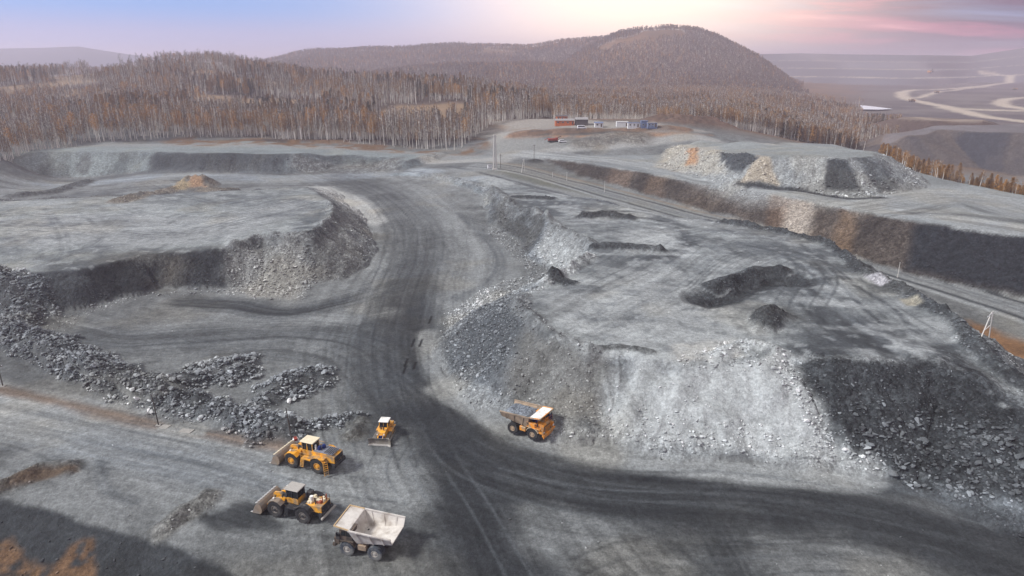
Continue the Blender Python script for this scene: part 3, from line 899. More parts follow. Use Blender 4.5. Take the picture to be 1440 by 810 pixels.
# near road on the left and its verges
lay(stroke([(-60, 556), (100, 590), (250, 628), (400, 668), (520, 690)], 8.5, 4, 1.5, 211, .3), g3(.255, NEU))
lay(stroke([(-60, 600), (100, 625), (280, 660), (420, 700)], 4, 3, 1.5, 212, .6) * .8, g3(.15, COOL))
lay(stroke([(0, 548), (90, 567), (190, 592), (300, 612), (390, 628)], 1.6, 1.4, .8, 213), np.array([.17, .13, .105]))
lay(area([(215, 605), (240, 590), (290, 600), (285, 612), (250, 615)], 1, 1, 214), g3(.24, (1.04, 1.0, .93)))
lay(area([(430, 640), (560, 610), (610, 680), (590, 740), (500, 700)], 4, 4, 215) * .6, g3(.19, NEU))
lay(area([(60, 660), (200, 690), (330, 690), (400, 720), (250, 745), (140, 720), (80, 700)], 3, 4, 219) * .7, g3(.21, NEU) * (1 + .25 * n2)[:, None])
lay(area([(262, 712), (380, 708), (395, 740), (345, 755), (285, 752)], 1.5, 2.5, 216) * .85, g3(.05, COOL))
lay(area([(300, 760), (420, 745), (560, 770), (640, 815), (420, 815)], 4, 4, 217) * .7, g3(.135, NEU))
lay(stroke([(140, 650), (145, 680), (170, 700), (190, 705)], 1.0, .8, .4, 218, .4) * .7, g3(.10, COOL))
for i, L in enumerate([[(-20, 600), (60, 610), (120, 640), (150, 690)], [(150, 640), (220, 690), (330, 690)], [(30, 640), (110, 632), (200, 650)]]):
    lay(stroke(L, .4, .6, .3, 221 + i, .8) * .45, g3(.25, NEU))
# near bank: dark gravel, rusty soil showing through
lay((zone == 30) * sstep(.3, 1.5, zd), g3(.062, COOL) * (1 + .3 * n2)[:, None])
GR = np.maximum(GR, (zone == 30) * .35)
lay(area([(-40, 770), (20, 752), (45, 775), (75, 800), (100, 770), (128, 765), (130, 830), (-40, 840)], .8, 1.6, 231) * sstep(-.5, .1, n3), np.array([.15, .085, .048]) * (1 + .3 * n3)[:, None])
RDW = np.maximum(np.maximum(hl, br), core)
HAUL = [(720, 850), (690, 790), (655, 720), (615, 650), (590, 590), (572, 530), (565, 470), (575, 410), (592, 360), (590, 320), (560, 285), (520, 262), (480, 250)]
RIGHT = [(595, 590), (640, 630), (720, 665), (820, 690), (930, 700), (1050, 705), (1180, 722), (1300, 748), (1480, 800)]
LEFTW = [(590, 560), (520, 490), (420, 470), (300, 475), (180, 480), (90, 470)]
NEARL = [(-60, 570), (100, 605), (250, 640), (400, 680), (560, 700)]
flow(HAUL, 26, .34, 1.5, 701)
flow(RIGHT, 24, .32, 1.5, 711)
flow(LEFTW, 16, .4, 1.0, 721)
flow(NEARL, 14, .4, 1.2, 731)
flow([(560, 400), (480, 425), (400, 440), (330, 430), (260, 425)], 8, .5, 1, 741)
flow([(0, 262), (200, 258), (330, 254), (460, 250)], 22, .5, .5, 751)
flow([(0, 320), (150, 312), (300, 305), (430, 280)], 34, .22, .5, 761)
flow([(740, 217), (880, 230), (1040, 256), (1240, 293), (1450, 322)], 14, .5, .7, 771)
flow([(1260, 290), (1350, 280), (1450, 305)], 22, .5, .6, 775)
flow([(780, 440), (860, 400), (960, 345), (1080, 340), (1180, 400), (1260, 460), (1330, 490)], 22, .32, .8, 781)
flow([(720, 290), (820, 300), (940, 325), (1060, 380), (1150, 440), (1220, 490)], 22, .3, .9, 785)
flow([(600, 245), (680, 262), (800, 285), (940, 312)], 10, .5, .8, 791)
tracks(HAUL, 26, 5.5, 801)
tracks(RIGHT, 26, 5.5, 802)
tracks(LEFTW, 12, 4.5, 803, .06)
tracks(NEARL, 14, 3.8, 804, .085, .5)
tracks([(1000, 840), (900, 760), (760, 700), (640, 650), (570, 560)], 8, 5, 805)
tracks([(1440, 780), (1250, 760), (1080, 760), (900, 780), (760, 830)], 8, 4, 806)
tracks([(560, 620), (540, 660), (560, 700), (620, 760)], 6, 3, 807, .07, .6)
tracks([(200, 258), (330, 290), (420, 280), (300, 310), (150, 330)], 16, 9, 808, .08, .6, .35)
tracks([(0, 310), (120, 320), (250, 330), (330, 310), (430, 290)], 12, 7, 811, .08, .6, .3)
tracks([(790, 440), (880, 410), (960, 370), (1000, 340)], 12, 7, 813, .09, .55, .3)
tracks([(960, 340), (1050, 345), (1140, 370), (1200, 430), (1280, 480)], 14, 5, 809, .075, .6, .3)
tracks([(1000, 440), (1040, 380), (1120, 355), (1160, 390), (1140, 440), (1200, 490)], 10, 4, 810, .08, .6, .3)
# marks where a roller or tyres have dripped along the haul road
for i, p in enumerate([(605, 450), (581, 482), (571, 510), (583, 514), (569, 520), (592, 482)]):
    lay(stroke([(p[0] + 2, p[1] - 5), (p[0] - 2, p[1] + 5)], .28, .2, .05, 241), g3(.022, COOL))

# the laid-on ridges
for k, (name, P, hw, hh, lump) in enumerate(BUMPS):
    m = (bmp == k + 1) * np.clip(bw * (1.1 + .8 * n2) , 0, 1)
    if name == 'crest_rim':
        lay(m * .55, g3(.15, NEU) * (1 + .5 * n2 + .4 * n3)[:, None])
        GR = np.maximum(GR, m * .6)
        continue
    col = {'rubble_berm': g3(.085, COOL), 'boulder_heap': g3(.085, COOL), 'gravel_mound': g3(.13, (1.05, 1, .92)), 'orange_heap': np.array([.15, .125, .10]), 'low_heap': g3(.085, NEU),
           'dark_heap': g3(.055, COOL), 'dark_hollow': g3(.055, COOL), 'pale_ridge': g3(.33, NEU), 'dark_ridge': g3(.085, NEU), 'rim_berm': g3(.062, COOL), 'side_hump': np.array([.15, .135, .12]),
           'pole_mound': g3(.06, NEU), 'yard_bank': np.array([.16, .10, .07]), 'red_mound': np.array([.12, .075, .055])}[name]
    lay(m * .9, col * (1 + .35 * n2 + .3 * n3)[:, None])
    GR = np.maximum(GR, m * (.9 if name not in ('yard_bank', 'red_mound') else .3))
lay(area([(262, 262), (270, 248), (282, 248), (290, 262)], 1.5, 1.5, 251), np.array([.27, .165, .10]))
lay(area([(240, 264), (252, 255), (268, 258), (262, 268)], 1.5, 1.5, 252), np.array([.25, .19, .12]))
lay(area([(-30, 695), (0, 680), (50, 658), (110, 655), (112, 664), (60, 675), (0, 693)], .8, .8, 253) * .8, np.array([.135, .085, .052]))
lay(area([(1215, 387), (1235, 383), (1250, 396), (1238, 402)], .6, .6, 254), np.array([.31, .30, .33]))
lay(area([(1265, 420), (1290, 415), (1298, 425), (1275, 430)], .6, .6, 255), np.array([.27, .24, .19]))
GR *= 1 - .75 * area([(880, 490), (960, 508), (1035, 500), (1100, 490), (1150, 590), (1180, 640), (1100, 640), (930, 625), (850, 600)], 3, 3, 260)
GR *= 1 - .5 * area([(735, 440), (775, 470), (860, 500), (880, 600), (790, 590), (700, 550)], 3, 3, 261)
quarry = 1 - sstep(430, 520, Y)
CC *= 1 + (quarry * .05 * sstep(.05, .5, fbm(X, Y, 18, 3, 861)))[:, None] * np.array([1.0, .2, -1.0])
Lm = CC.mean(1)
CC *= (1 + quarry * (np.clip((Lm / .165) ** .5, 
             .36, 1.0 + .25 * area([(880, 490), (960, 508), (1035, 480), (1100, 485), (1135, 537), (1175, 612), (1230, 660), (1100, 660), (930, 645), (850, 620)], 3, 3, 262)) - 1))[:, None]
CC *= 1 + quarry[:, None] * (np.array([.945, 1.0, 1.02]) - 1)
CC = np.clip(CC, .008, .62)


# ------------------------------------------------------------------ ground material
def new_mat(name):
    m = bpy.data.materials.new(name)
    m.use_nodes = True
    nt = m.node_tree
    return m, nt.nodes, nt.links, nt.nodes['Principled BSDF']


def ground_material():
    m, nd, ln, bs = new_mat('quarry_ground')
    at_ = N(nd, 'ShaderNodeAttribute', attribute_name='Col')
    tc = N(nd, 'ShaderNodeTexCoord')

    def noise(scale, det=4, rough=.6):
        n = N(nd, 'ShaderNodeTexNoise')
        n.inputs['Scale'].default_value = scale
        n.inputs['Detail'].default_value = det
        n.inputs['Roughness'].default_value = rough
        ln.new(tc.outputs['Object'], n.inputs['Vector'])
        return n.outputs['Fac']

    def math_(op, a, b=None):
        n = N(nd, 'ShaderNodeMath', operation=op)
        for i, v_ in enumerate((a, b)):
            if v_ is None:
                continue
            if isinstance(v_, (int, float)):
                n.inputs[i].default_value = v_
            else:
                ln.new(v_, n.inputs[i])
        return n.outputs[0]

    na = noise(.35, 6, .65)
    nb = noise(3.0, 8, .78)
    f1 = math_('ADD', math_('MULTIPLY', na, .7), .65)
    f2 = math_('ADD', math_('MULTIPLY', nb, 1.5), .25)
    # loose stones: cell-wise brightness, two sizes
    stones = []
    for sc in (1.1, 2.6):
        vo = N(nd, 'ShaderNodeTexVoronoi')
        vo.inputs['Scale'].default_value = sc
        vo.inputs['Randomness'].default_value = 1
        ln.new(tc.outputs['Object'], vo.inputs['Vector'])
        sepc = N(nd, 'ShaderNodeSeparateColor')
        ln.new(vo.outputs['Color'], sepc.inputs[0])
        stones.append((sepc.outputs[0], vo.outputs['Distance']))
    s = math_('MULTIPLY', math_('ADD', math_('POWER', stones[0][0], 2.0), math_('POWER', stones[1][0], 2.0)), 1.0)
    s = math_('ADD', math_('MULTIPLY', s, .62), .58)
    mixs = N(nd, 'ShaderNodeMix', data_type='FLOAT')
    ln.new(at_.outputs['Alpha'], mixs.inputs[0])
    mixs.inputs[2].default_value = 1.0
    ln.new(s, mixs.inputs[3])
    nc_ = noise(1.1, 9, .85)
    cl = N(nd, 'ShaderNodeMapRange')
    cl.inputs['From Min'].default_value = .40
    cl.inputs['From Max'].default_value = .60
    cl.inputs['To Min'].default_value = .72
    cl.inputs['To Max'].default_value = 1.26
    ln.new(nc_, cl.inputs['Value'])
    tot = math_('MULTIPLY', math_('MULTIPLY', math_('MULTIPLY', f1, f2), mixs.outputs[0]), cl.outputs[0])
    vm = N(nd, 'ShaderNodeVectorMath', operation='SCALE')
    ln.new(at_.outputs['Color'], vm.inputs[0])
    ln.new(tot, vm.inputs['Scale'])
    ln.new(vm.outputs[0], bs.inputs['Base Color'])
    bs.inputs['Roughness'].default_value = .95
    bs.inputs['Specular IOR Level'].default_value = .15
    hsum = math_('ADD', math_('MULTIPLY', nb, .22), math_('MULTIPLY', math_('MULTIPLY', stones[0][1], at_.outputs['Alpha']), -.35))
    hsum = math_('ADD', hsum, math_('MULTIPLY', math_('MULTIPLY', stones[1][1], at_.outputs['Alpha']), -.15))
    bp = N(nd, 'ShaderNodeBump')
    bp.inputs['Strength'].default_value = .8
    bp.inputs['Distance'].default_value = 1.0
    ln.new(hsum, bp.inputs['Height'])
    ln.new(bp.outputs[0], bs.inputs['Normal'])
    return m


M_GROUND = ground_material()

# ------------------------------------------------------------------ the ground as pieces of one seamless sheet
nr, nc = GX.shape
ii, jj = np.meshgrid(np.arange(nr - 1), np.arange(nc - 1), indexing='ij')
q0 = (ii * nc + jj).ravel()
QUAD = np.stack([q0, q0 + 1, q0 + nc + 1, q0 + nc], 1)
RD = np.maximum(np.maximum(hl, br), core)
fz = np.zeros(NV, np.int16)                                  # class per vertex
fz[RD > .35] = 1
for k in range(len(ZN)):
    fz[(zone == k + 1)] = 2 + k
fz[(zone == 30)] = 12
fz[(zone == 20)] = 13
fz[(zone == 21) | (zone == 22) | (zone == 24)] = 14
fz[(zone == 23)] = 15
fz[(zone == 26)] = 16
names = {0: 'quarry_floor', 1: 'haul_road', 12: 'gravel_bank', 13: 'wooded_hill', 14: 'mountain', 15: 'far_mountain', 16: 'mine_terraces'}
for k, n_ in enumerate(ZN):
    names[2 + k] = n_
face_cls = fz[QUAD[:, 0]]
CO = np.stack([X, Y, Z], 1)


def sheet(name, faces):
    used, inv = np.unique(faces.ravel(), return_inverse=True)
    me = bpy.data.meshes.new(name)
    me.vertices.add(len(used))
    me.vertices.foreach_set('co', CO[used].astype(np.float32).ravel())
    me.loops.add(faces.size)
    me.loops.foreach_set('vertex_index', inv.astype(np.int32).ravel())
    me.polygons.add(len(faces))
    me.polygons.foreach_set('loop_start', np.arange(0, faces.size, 4, dtype=np.int32))
    me.polygons.foreach_set('use_smooth', np.ones(len(faces), bool))
    me.update(calc_edges=True)
    ca = me.color_attributes.new('Col', 'FLOAT_COLOR', 'POINT')
    ca.data.foreach_set('color', np.c_[CC[used], np.clip(GR[used], 0, 1)].astype(np.float32).ravel())
    me.materials.append(M_GROUND)
    o = bpy.data.objects.new(name, me)
    COL.objects.link(o)
    o['kind'] = 'structure'
    return o


for k, n_ in names.items():
    fs = QUAD[face_cls == k]
    if len(fs):
        sheet(n_, fs)
# ------------------------------------------------------------------ naming helpers
def tag(o, label, cat, group=None):
    o['label'] = label
    o['category'] = cat
    if group:
        o['group'] = group
    return o


def empty(name, loc, rz=0.0, label=None, cat=None, group=None):
    o = bpy.data.objects.new(name, None)
    o.empty_display_size = .5
    COL.objects.link(o)
    o.location = loc
    o.rotation_euler = (0, 0, rz)
    if label:
        tag(o, label, cat, group)
    return o


def mesh_obj(name, verts, faces, mat, parent=None, smooth=False, link=True):
    me = bpy.data.meshes.new(name)
    me.from_pydata([tuple(v) for v in verts], [], faces)
    me.update()
    for m in (mat if isinstance(mat, (list, tuple)) else [mat]):
        me.materials.append(m)
    if smooth:
        me.polygons.foreach_set('use_smooth', np.ones(len(me.polygons), bool))
    o = bpy.data.objects.new(name, me)
    if link:
        COL.objects.link(o)
    if parent:
        o.parent = parent
    return o


def flat_mat(name, col, rough=.9, var=.25, spec=.2, scale=3.0, metal=0.0, objvar=0.0, dirt=None, dirt_amt=.5, objcol=False):
    """plain material with mottling, and dirt patches where wanted"""
    m, nd, ln, bs = new_mat(name)
    bs.inputs['Roughness'].default_value = rough
    bs.inputs['Specular IOR Level'].default_value = spec
    bs.inputs['Metallic'].default_value = metal
    tc = N(nd, 'ShaderNodeTexCoord')
    nz = N(nd, 'ShaderNodeTexNoise')
    nz.inputs['Scale'].default_value = scale
    nz.inputs['Detail'].default_value = 5
    nz.inputs['Roughness'].default_value = .65
    ln.new(tc.outputs['Object'], nz.inputs['Vector'])
    mr = N(nd, 'ShaderNodeMapRange')
    mr.inputs['From Min'].default_value = .25
    mr.inputs['From Max'].default_value = .75
    mr.inputs['To Min'].default_value = 1 - var
    mr.inputs['To Max'].default_value = 1 + var
    ln.new(nz.outputs['Fac'], mr.inputs['Value'])
    fac = mr.outputs[0]
    oi = N(nd, 'ShaderNodeObjectInfo')
    if objvar:
        m2 = N(nd, 'ShaderNodeMapRange')
        m2.inputs['To Min'].default_value = 1 - objvar
        m2.inputs['To Max'].default_value = 1 + objvar
        ln.new(oi.outputs['Random'], m2.inputs['Value'])
        mu = N(nd, 'ShaderNodeMath', operation='MULTIPLY')
        ln.new(fac, mu.inputs[0])
        ln.new(m2.outputs[0], mu.inputs[1])
        fac = mu.outputs[0]
    sc = N(nd, 'ShaderNodeVectorMath', operation='SCALE')
    sc.inputs[0].default_value = col
    if objcol:
        ln.new(oi.outputs['Color'], sc.inputs[0])
    ln.new(fac, sc.inputs['Scale'])
    outc = sc.outputs[0]
    if dirt:
        n2_ = N(nd, 'ShaderNodeTexNoise')
        n2_.inputs['Scale'].default_value = scale * .6
        n2_.inputs['Detail'].default_value = 6
        ln.new(tc.outputs['Object'], n2_.inputs['Vector'])
        r2 = N(nd, 'ShaderNodeMapRange')
        r2.inputs['From Min'].default_value = .62 - dirt_amt * .35
        r2.inputs['From Max'].default_value = .80 - dirt_amt * .3
        ln.new(n2_.outputs['Fac'], r2.inputs['Value'])
        mx = N(nd, 'ShaderNodeMix', data_type='RGBA')
        ln.new(r2.outputs[0], mx.inputs[0])
        ln.new(outc, mx.inputs[6])
        mx.inputs[7].default_value = (*dirt, 1)
        outc = mx.outputs[2]
    ln.new(outc, bs.inputs['Base Color'])
    return m


def scatter(name, pts, scl, rot, idx, sources, kind='stuff', col=None):
    """one object that sets copies of the source meshes on its points"""
    me = bpy.data.meshes.new(name)
    me.vertices.add(len(pts))
    me.vertices.foreach_set('co', np.asarray(pts, np.float32).ravel())
    for nm, ty, arr in (('scl', 'FLOAT_VECTOR', scl), ('rot', 'FLOAT_VECTOR', rot), ('idx', 'INT', idx)):
        a = me.attributes.new(nm, ty, 'POINT')
        if ty == 'INT':
            a.data.foreach_set('value', np.asarray(arr, np.int32))
        else:
            a.data.foreach_set('vector', np.asarray(arr, np.float32).ravel())
    if col is not None:
        a = me.attributes.new('rc', 'FLOAT_COLOR', 'POINT')
        a.data.foreach_set('color', np.c_[col, np.ones(len(col))].astype(np.float32).ravel())
    o = bpy.data.objects.new(name, me)
    COL.objects.link(o)
    o['kind'] = kind
    src = bpy.data.collections.new(name + '_sources')
    for s in sources:
        src.objects.link(s)
    ng = bpy.data.node_groups.new(name + '_scatter', 'GeometryNodeTree')
    ng.interface.new_socket('Geometry', in_out='INPUT', socket_type='NodeSocketGeometry')
    ng.interface.new_socket('Geometry', in_out='OUTPUT', socket_type='NodeSocketGeometry')
    nd, ln = ng.nodes, ng.links
    gi, go = N(nd, 'NodeGroupInput'), N(nd, 'NodeGroupOutput')
    iop = N(nd, 'GeometryNodeInstanceOnPoints')
    ci = N(nd, 'GeometryNodeCollectionInfo')
    ci.inputs['Collection'].default_value = src
    ci.inputs['Separate Children'].default_value = True
    ci.inputs['Reset Children'].default_value = True
    ln.new(gi.outputs[0], iop.inputs['Points'])
    ln.new(ci.outputs[0], iop.inputs['Instance'])
    iop.inputs['Pick Instance'].default_value = True

    def attr(nm, ty):
        n = N(nd, 'GeometryNodeInputNamedAttribute', data_type=ty)
        n.inputs['Name'].default_value = nm
        return n.outputs[0]
    ln.new(attr('idx', 'INT'), iop.inputs['Instance Index'])
    ln.new(attr('scl', 'FLOAT_VECTOR'), iop.inputs['Scale'])
    er = N(nd, 'FunctionNodeEulerToRotation')
    ln.new(attr('rot', 'FLOAT_VECTOR'), er.inputs[0])
    ln.new(er.outputs[0], iop.inputs['Rotation'])
    ln.new(iop.outputs[0], go.inputs[0])
    md = o.modifiers.new('scatter', 'NODES')
    md.node_group = ng
    return o


# ------------------------------------------------------------------ trees
M_BIRCH = flat_mat('birch_bark', (.64, .61, .56), var=.45, scale=1.2, objvar=.25)
M_LARCHB = flat_mat('larch_bark', (.10, .075, .06), var=.3, objvar=.2)
M_TWIG = flat_mat('bare_twigs', (.155, .122, .108), var=.25, scale=.4, objvar=.3)
M_LEAF_O = flat_mat('orange_leaves', (.36, .19, .06), var=.35, scale=.4, objvar=.35)
M_LEAF_B = flat_mat('brown_leaves', (.25, .15, .075), var=.3, scale=.4, objvar=.3)
M_NEEDLE = flat_mat('pine_needles', (.085, .078, .055), var=.3, scale=.4, objvar=.3)
TR = random.Random(5)


def tube(verts, faces, p0, p1, r0, r1, n=4):
    p0, p1 = Vector(p0), Vector(p1)
    d = (p1 - p0).normalized()
    a = d.orthogonal().normalized()
    b = d.cross(a)
    base = len(verts)
    for p, r in ((p0, r0), (p1, r1)):
        for k in range(n):
            t = 2 * math.pi * k / n
            verts.append(p + a * (math.cos(t) * r) + b * (math.sin(t) * r))
    for k in range(n):
        faces.append((base + k, base + (k + 1) % n, base + n + (k + 1) % n, base + n + k))


def sliver(verts, faces, p, d, ln_, w):
    d = Vector(d).normalized()
    s = d.orthogonal().normalized()
    s.rotate(Matrix.Rotation(TR.uniform(0, 6.28), 3, d))
    b = len(verts)
    p = Vector(p)
    verts.extend([p - s * w * .5, p + s * w * .5, p + d * ln_ + s * w * .25, p + d * ln_ - s * w * .25])
    faces.append((b, b + 1, b + 2, b + 3))


def make_tree(kind, h):
    tv, tf, cv, cf = [], [], [], []
    if kind in ('bare', 'orange', 'brown'):
        lean = Vector((TR.uniform(-.05, .05) * h, TR.uniform(-.05, .05) * h, 0))
        segs = 5
        pts = [Vector((0, 0, -.4))] + [lean * ((k / segs) ** 1.5) + Vector((TR.uniform(-.1, .1), TR.uniform(-.1, .1), h * .93 * k / segs)) for k in range(1, segs + 1)]
        rr = [.20 * (1 - .85 * k / segs) + .02 for k in range(segs + 1)]
        for k in range(segs):
            tube(tv, tf, pts[k], pts[k + 1], rr[k], rr[k + 1], 5)
        nb = 20
        for k in range(nb):
            t = .38 + .58 * (k + TR.random()) / nb
            f = t * segs
            i = min(int(f), segs - 1)
            p = pts[i].lerp(pts[i + 1], f - i)
            a = TR.uniform(0, 6.28)
            L = h * (.17 * (1.12 - t) + .055) * TR.uniform(.7, 1.3)
            d = Vector((math.cos(a), math.sin(a), TR.uniform(.7, 1.6))).normalized()
            q = p + d * L
            tube(tv, tf, p, q, .05, .015, 3)
            for _ in range(13 if kind == 'bare' else 6):
                tt = TR.uniform(.2, 1.0)
                dd = d + Vector((TR.uniform(-1, 1), TR.uniform(-1, 1), TR.uniform(-.4, .8))) * .8
                sliver(cv, cf, p.lerp(q, tt), dd, TR.uniform(.4, 1.0), .13)
            if kind != 'bare':
                for _ in range(13):
                    tt = TR.uniform(.3, 1.15)
                    c = p.lerp(q, tt) + Vector((TR.gauss(0, .5), TR.gauss(0, .5), TR.gauss(0, .45)))
                    sliver(cv, cf, c, (TR.uniform(-1, 1), TR.uniform(-1, 1), TR.uniform(-1, 1)), TR.uniform(.25, .5), TR.uniform(.25, .45))
    else:                                                    # larch or pine: straight stem, tiers of drooping sprays
        tube(tv, tf, (0, 0, -.4), (0, 0, h * .97), .18, .02, 5)
        tiers = int(h * 1.6)
        for k in range(tiers):
            t = .18 + .80 * k / tiers
            R = h * (.17 if kind == 'larch' else .19) * (1.02 - t) ** .8 * TR.uniform(.75, 1.2) + .15
            for s in range(6):
                a = TR.uniform(0, 6.28)
                p = Vector((0, 0, h * t))
                q = p + Vector((math.cos(a) * R, math.sin(a) * R, TR.uniform(-.15, .25) * R))
                tube(tv, tf, p, q, .03, .01, 3)
                for _ in range(9):
                    c = p.lerp(q, TR.uniform(.25, 1.05)) + Vector((TR.gauss(0, .12), TR.gauss(0, .12), TR.gauss(0, .14)))
                    sliver(cv, cf, c, (TR.uniform(-1, 1), TR.uniform(-1, 1), TR.uniform(-.6, .5)), TR.uniform(.25, .55), TR.uniform(.14, .28))
    return tv, tf, cv, cf


TREE_KINDS = [('bare', 20, M_BIRCH, M_TWIG), ('bare', 22, M_BIRCH, M_TWIG), ('bare', 18, M_BIRCH, M_TWIG), ('brown', 19, M_BIRCH, M_LEAF_B),
              ('orange', 18, M_BIRCH, M_LEAF_O), ('larch', 19, M_LARCHB, M_LEAF_B), ('larch', 17, M_LARCHB, M_LEAF_O), ('pine', 18, M_LARCHB, M_NEEDLE)]
TREES = []                        # (trunk mesh, crown mesh)
TREE_SRC = []                     # joined copies for the far wood
for kd, h_, mt, mc in TREE_KINDS:
    tv, tf, cv, cf = make_tree(kd, h_)
    a = mesh_obj('trunk', tv, tf, mt, link=False)
    b = mesh_obj('crown', cv, cf, mc, link=False)
    TREES.append((a.data, b.data))
    j = mesh_obj('tree_source', tv + cv, tf + [tuple(i + len(tv) for i in f) for f in cf], [mt, mc], link=False)
    mi = np.zeros(len(tf) + len(cf), np.int32)
    mi[len(tf):] = 1
    j.data.polygons.foreach_set('material_index', mi)
    TREE_SRC.append(j)


# coarse trees for the mountain sides (a few pixels high there)
def far_tree(h, mt, mc, needle):
    v, f = [], []
    tube(v, f, (0, 0, -.5), (0, 0, h * .8), .3, .12, 3)
    nt = len(f)
    for _ in range(36):
        t = TR.uniform(.35, 1)
        R = h * .14 * (1.1 - t if needle else math.sin(min(1, (1.15 - t) * 1.6) * 1.5)) + .2
        a = TR.uniform(0, 6.28)
        sliver(v, f, (math.cos(a) * R * TR.random(), math.sin(a) * R * TR.random(), h * t - .6), (TR.uniform(-.6, .6), TR.uniform(-.6, .6), 1), TR.uniform(.9, 2.0), TR.uniform(.5, 1.0))
    o = mesh_obj('far_tree_source', v, f, [mt, mc], link=False)
    mi = np.ones(len(f), np.int32)
    mi[:nt] = 0
    o.data.polygons.foreach_set('material_index', mi)
    return o


FAR_SRC = [far_tree(15, M_BIRCH, M_TWIG, False), far_tree(16, M_LARCHB, M_LEAF_B, True), far_tree(14, M_BIRCH, M_LEAF_O, False), far_tree(15, M_LARCHB, M_NEEDLE, True)]


def uedge(pix):
    """front line of the wood as (u, distance)"""
    h = hits(pix)
    r = np.stack([h[:, 0] / h[:, 1], h[:, 1]], 1)
    return r[np.argsort(r[:, 0])]


EDGE = uedge([(-300, 236), (0, 230), (60, 211), (120, 204), (200, 199), (250, 194), (350, 194), (430, 197), (480, 201), (540, 206), (600, 211), (640, 212), (655, 207), (672, 192), (690, 177), (730, 168), (770, 165)])


def edge_y(u):
    return np.interp(u, np.r_[EDGE[:, 0], .075, .12, .20, .30, .42], np.r_[EDGE[:, 1], 500, 520, 545, 560, 560])


def tree_noise(x, y):
    return fbm(x, y, 60, 3, 601), fbm(x, y, 25, 3, 602)


def pick_kind(x, y, rng, front):
    a, b = tree_noise(x, y)
    c = fbm(x, y, 140, 2, 603)
    n_ = len(x)
    r = rng.random(n_)
    k = np.where(r < .36, 0, np.where(r < .66, 1, 2))
    k = np.where(r > .82, 3, k)                                                     # a good part keeps brown leaves
    k = np.where((b > .12) & (rng.random(n_) < .6), np.where(rng.random(n_) < .7, 4, 3), k)   # orange clumps
    conif = (a + c * .8 < -.10) & (rng.random(n_) < .6)
    q = rng.random(n_)
    k = np.where(conif & ~front, np.where(q < .35, 5, np.where(q < .70, 7, np.where(q < .78, 6, 1))), k)
    return k


# the hill on the left
rg = np.random.default_rng(21)
n_try = 27000
uu = rg.uniform(-.86, .30, n_try)
ye = edge_y(uu)
yy = ye + 1.5 + (rg.random(n_try) ** 1.25) * 560
xx = uu * yy
okm = (rg.random(n_try) < np.clip(.35 + yy / 1400, 0, 1)) & (yy < 1040)
clear = fbm(xx, yy, 70, 2, 611) > .20                         # clearings on the slope
okm &= ~(clear & (yy > ye + 60))
okm &= ~((uu > .085) & (yy > 760))
xx, yy, ye = xx[okm], yy[okm], ye[okm]
zz = ground(xx, yy)
front = (yy - ye) < 45
kk = pick_kind(xx, yy, rg, front)
sc_ = rg.uniform(.46, 1.0, len(xx)) * np.where(front, 1.0, .92 + .28 * fbm(xx, yy, 45, 2, 612)) * np.where(xx / yy > .05, .72, 1.0)
order = np.argsort(yy - ye)
sel = np.zeros(len(xx), bool)
vis = np.abs(xx / yy + .05) < .72
sel[[i for i in order if vis[i]][:225]] = True
lean = rg.normal(0, .03, (len(xx), 2))
rzv = rg.uniform(0, 6.28, len(xx))
LBL = {0: 'bare white-trunked birch standing in the front rows of the forest', 1: 'bare white-trunked birch standing in the front rows of the forest', 2: 'bare white-trunked birch standing in the front rows of the forest',
       3: 'birch with thin brown leaves in the front rows of the forest', 4: 'birch with orange autumn leaves in the front rows of the forest'}


def plant(k, x, y, z, s, rz, lx, ly, name, label, cat, group, wide=1.0):
    o = empty(name, (x, y, z), rz, label, cat, group)
    o.rotation_euler = (lx, ly, rz)
    o.scale = (s * wide, s * wide, s)
    for nm, me in zip(('trunk', 'crown'), TREES[k]):
        c = bpy.data.objects.new(nm, me)
        COL.objects.link(c)
        c.parent = o


for i in np.nonzero(sel)[0]:
    k = int(kk[i])
    k = k if k <= 4 else 0
    px_ = 720 + FPX * 1.05 * xx[i] / yy[i]
    sec = 'at its far left end' if px_ < 60 else 'above the pale far bench' if px_ < 210 else 'above the dark far bench' if px_ < 410 else 'left of the mast' if px_ < 560 else 'near the mast' if px_ < 660 else 'behind the yard'
    size_ = 'tall ' if sc_[i] > .86 else 'short ' if sc_[i] < .66 else ''
    plant(k, xx[i], yy[i], zz[i], sc_[i], rzv[i], lean[i, 0], lean[i, 1], 'birch_tree', size_ + LBL[k].replace(' standing', '').replace('in the front rows of the forest', 'at the forest edge ' + sec), 'tree',
          'birches in the front rows of the forest' if k < 3 else ('brown birches in the front rows' if k == 3 else 'orange birches in the front rows'))
r_ = ~sel
scatter('hillside_wood', np.c_[xx, yy, zz][r_], np.repeat(sc_[r_, None], 3, 1) * np.array([1.1, 1.1, 1]), np.c_[lean[r_], rzv[r_]], kk[r_], TREE_SRC)

# the wood in the valley behind the quarry, right of the yard
n_try = 22000
uu = rg.uniform(.06, .60, n_try)
yy = 545 + rg.random(n_try) ** 1.1 * 760
xx = uu * yy
zz = ground(xx, yy)
cls_ = ZONE[np.clip(np.searchsorted(ROWS, yy) - 1, 0, len(ROWS) - 2), ucol(uu)]
okm = ~np.isin(cls_, [4, 5, 6, 7])
okm &= fbm(xx, yy, 110, 3, 621) > -.45 + .3 * sstep(.42, .56, uu)
okm &= ~((uu > .50) & (yy > 900))
okm &= ~((uu > .56))
okm &= ~((uu < .2) & (yy < 640) & (fbm(xx, yy, 40, 2, 5) > .1))
pond_c = hit(1222, 153)
okm &= ((xx - pond_c[0]) / 75) ** 2 + ((yy - pond_c[1]) / 110) ** 2 > 1
xx, yy, zz = xx[okm], yy[okm], zz[okm]
kk = pick_kind(xx, yy, rg, np.zeros(len(xx), bool))
